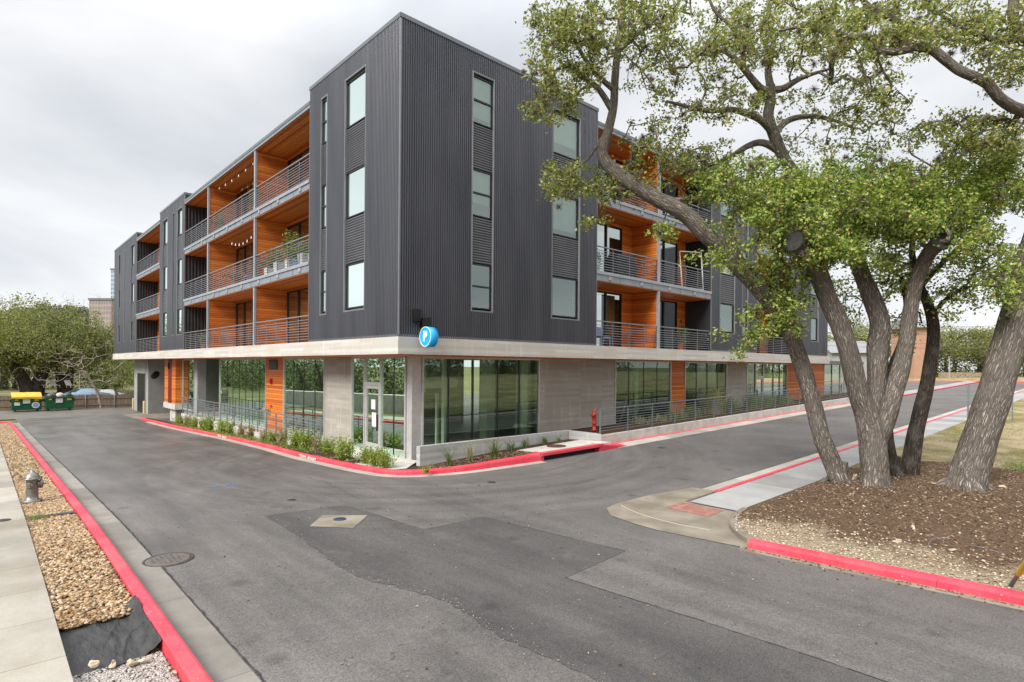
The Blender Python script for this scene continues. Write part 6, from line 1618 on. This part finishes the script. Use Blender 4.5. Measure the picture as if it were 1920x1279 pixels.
e = (b - a); L = np.linalg.norm(e[:2]); e = e / L; nn = np.array([e[1], -e[0], 0]); nn = nn if nn @ FW < 0 else -nn
P_ = lambda u, w, z: tuple(a + e * u + nn * w + np.array([0, 0, z - a[2]]))
mb = MB(); mb.box(0, L, -6, 0, z0 - 1, zt, P_); mb.build('wall', 'orange_house', oh)
mb = MB(); mb.add([P_(-.6, .7, zt - .2), P_(L + .6, .7, zt - .2), P_(L + .6, -4, zt + 1.6), P_(-.6, -4, zt + 1.6), P_(L + .6, -6.6, zt - .2), P_(-.6, -6.6, zt - .2)], [(0, 1, 2, 3), (3, 2, 4, 5), (0, 3, 5), (1, 4, 2)]); mb.build('roof', 'roof_pale', oh)
mb = MB(); mb.box(L * .72, L * .98, .0, .12, z0 + .2, z0 + 4.6, P_); mb.build('door', 'blue_door', oh)
mb = MB(); mb.box(L * .64, L * .71, .0, .14, z0 + .2, z0 + 3.4, P_); mb.build('downpipe', 'black_frame', oh)
# pale roofed shed left of it
a2 = at(1560, 705, 90); b2 = at(1640, 705, 90); e2 = (b2 - a2); L2 = np.linalg.norm(e2[:2]); e2 /= L2
P2_ = lambda u, w, z: tuple(a2 + e2 * u + nn * w + np.array([0, 0, z - a2[2]]))
sh = empty('shed', (*a2[:2], z0), 'pale roofed low building half hidden between the oak trunks', 'building')
mb = MB(); mb.box(0, L2, -7, 0, z0 - 1, z0 + 4.3, P2_); mb.build('wall', 'grey_wall', sh)
mb = MB(); mb.add([P2_(-.5, .6, z0 + 4.2), P2_(L2 + .5, .6, z0 + 4.2), P2_(L2 + .5, -3.5, z0 + 6.2), P2_(-.5, -3.5, z0 + 6.2)], [(0, 1, 2, 3)]); mb.build('roof', 'roof_pale', sh)
# rubble wall and lamp post beyond the cross kerb
a = at(1762, 706, 96); b = at(1900, 706, 96); mb = MB(); z = float(hz(*a[:2])); mb.bar((*a[:2], z + .5), (*b[:2], z + .5), .6, 1.3)
tag(mb.build('stone_wall', 'stone_wall', origin=(*a[:2], z)), 'low rubble stone wall under the round far oak', 'stone wall')
q = at(1780, 714, 92); q[2] = float(hz(*q[:2])); lp = empty('street_lamp', q, 'short pale lamp post beyond the end of the side street', 'lamp post')
mb = MB(); mb.lathe([(.1, 0), (.07, 3.5), (.06, 3.55)], 10, q); mb.build('pole', 'steel_col', lp)
mb = MB(); mb.box(q[0] - .4, q[0] + .12, q[1] - .1, q[1] + .1, q[2] + 3.5, q[2] + 3.62); mb.build('lamp_head', 'steel_col', lp)
# overhead wires
for k, (ya, yb) in enumerate(((604, 596), (617, 611), (634, 628), (641, 639))):
    A_, B_ = at(1500, ya + 4, 80), at(2150, yb - 4, 76); mb = MB(); pts = [A_ + (B_ - A_) * t - np.array([0, 0, .9 * 4 * t * (1 - t)]) for t in np.linspace(0, 1, 24)]
    mb.tube(pts, .022, 5, False)
    tag(mb.build('overhead_wire', 'wire', origin=pts[0]), 'thin overhead wire strung between the poles above the far side street', 'wire', 'overhead wires')
for px, py, dd, lab in ((1500, 600, 80, 'hidden behind the apartment block end'), (2150, 590, 76, 'past the right edge of the lawn')):
    q = at(px, 690, dd); z = float(hz(*q[:2])); mb = MB(); mb.lathe([(.16, 0), (.11, at(px, py, dd)[2] + 1 - z)], 10, (q[0], q[1], z)); tag(mb.build('utility_pole', 'twig', origin=(q[0], q[1], z)), 'wooden utility pole ' + lab, 'pole', 'utility poles')
# woods outside the view that the shop windows mirror: each reads as one mass
def mass_wood(name, x0, x1, y0, y1, n, h):
    C = np.column_stack([RNG.uniform(x0, x1, n), RNG.uniform(y0, y1, n)]); zb = hz(C[:, 0], C[:, 1])
    P = np.column_stack([C, zb + h * RNG.uniform(.03, 1, n) * (1 - .3 * RNG.random(n))])
    Pq = np.repeat(P, 40, 0) + RNG.normal(0, .8, (n * 40, 3)); V, F = leaf_quads(Pq, .42, .6); tag(mesh_np(name, V, F, 'leaf_wood'), kind='stuff')
    mb = MB()
    for i in range(0, n, 28): mb.tube([(C[i, 0], C[i, 1], zb[i] - .3), (C[i, 0] + .5, C[i, 1], zb[i] + h * .3), (C[i, 0] + 1.2, C[i, 1] + .4, zb[i] + h * .6)], [.45, .35, .15], 8)
    tag(mb.build(name + '_stems', 'bark_dark'), kind='stuff')
mass_wood('woods', -34, -23, -20, 130, 1050, 8)
mass_wood('woods', 132, 150, -70, 75, 1500, 8)
mass_wood('woods', -45, 30, 112, 124, 450, 7)
mass_wood('woods', -20, 90, -64, -52, 1300, 10)
# bank and stair wall across the street (mirrored in the street windows)
mb = MB(); mb.prism([(-15.8, 3), (-14.5, 3), (-14.5, 60), (-15.8, 60)], -2, lambda x, y: zf(x, y) + 1.2); tag(mb.build('retaining_wall', 'concrete_plain', origin=(-15, 10, 0)), 'concrete retaining wall across the street, left of the view', 'low wall')

# ================================================================== LIGHT
SUN_EL, SUN_DIR = math.radians(40), Vector((-.97, -.16, 0)).normalized()
sun = bpy.data.lights.new('sun', 'SUN'); sun.energy = 3.6; sun.angle = math.radians(30); sun.color = (1, .965, .91)
so = bpy.data.objects.new('sun', sun); COL.objects.link(so)
sd = Vector((SUN_DIR.x * math.cos(SUN_EL), SUN_DIR.y * math.cos(SUN_EL), math.sin(SUN_EL)))
so.rotation_euler = sd.to_track_quat('Z', 'Y').to_euler(); so.location = sd * 60
w = bpy.data.worlds.new('World'); scene.world = w; w.use_nodes = True; nt = w.node_tree; nt.nodes.clear(); g = G(nt)
dirv = g.n('TexCoord').outputs['Generated']; x, y, z = g.xyz(dirv)[0:3]
zc = g.math('ADD', g.math('MAXIMUM', z, 0.), .22)
uv = g.comb(g.math('DIVIDE', x, zc), g.math('DIVIDE', y, zc))
n1 = g.noise(g.map(uv, (1, 1, 1), loc=(3.1, .6, 0)), .75, 7, .5, .5); n2 = g.noise(g.map(uv, (1, 1, 1), loc=(7.3, 2.2, 0)), 2.3, 6, .5)
f = g.math('ADD', g.math('MULTIPLY', n1, .8), g.math('MULTIPLY', n2, .2))
cloud = g.ramp(f, [(.36, (.43, .455, .50)), (.47, (.58, .60, .625)), (.56, (.70, .708, .725)), (.68, (.86, .86, .865))])
hor = g.range(z, .02, .34, 1., 0.)
cloud = g.mix(g.math('MULTIPLY', hor, .5), cloud, (.93, .935, .945))
gain = g.range(z, .45, 1., 1.0, 3.4)
cl10 = g.n('VectorMath', {0: cloud, 'Scale': g.math('MULTIPLY', gain, 10.)}, operation='SCALE').outputs[0]
sky = g.n('TexSky', sky_type='NISHITA'); sky.sun_disc = False; sky.sun_elevation = SUN_EL; sky.sun_rotation = math.atan2(sd.x, sd.y)
colr = g.mix(.93, sky.outputs[0], cl10)
bg = g.n('Background', {'Color': colr, 'Strength': .1}); g.n('OutputWorld', {'Surface': bg.outputs[0]})
scene.view_settings.view_transform = 'Standard'; scene.view_settings.look = 'None'; scene.view_settings.exposure = .4; scene.view_settings.gamma = 1
scene.cycles.transparent_max_bounces = 16; scene.cycles.max_bounces = 8; scene.cycles.diffuse_bounces = 4
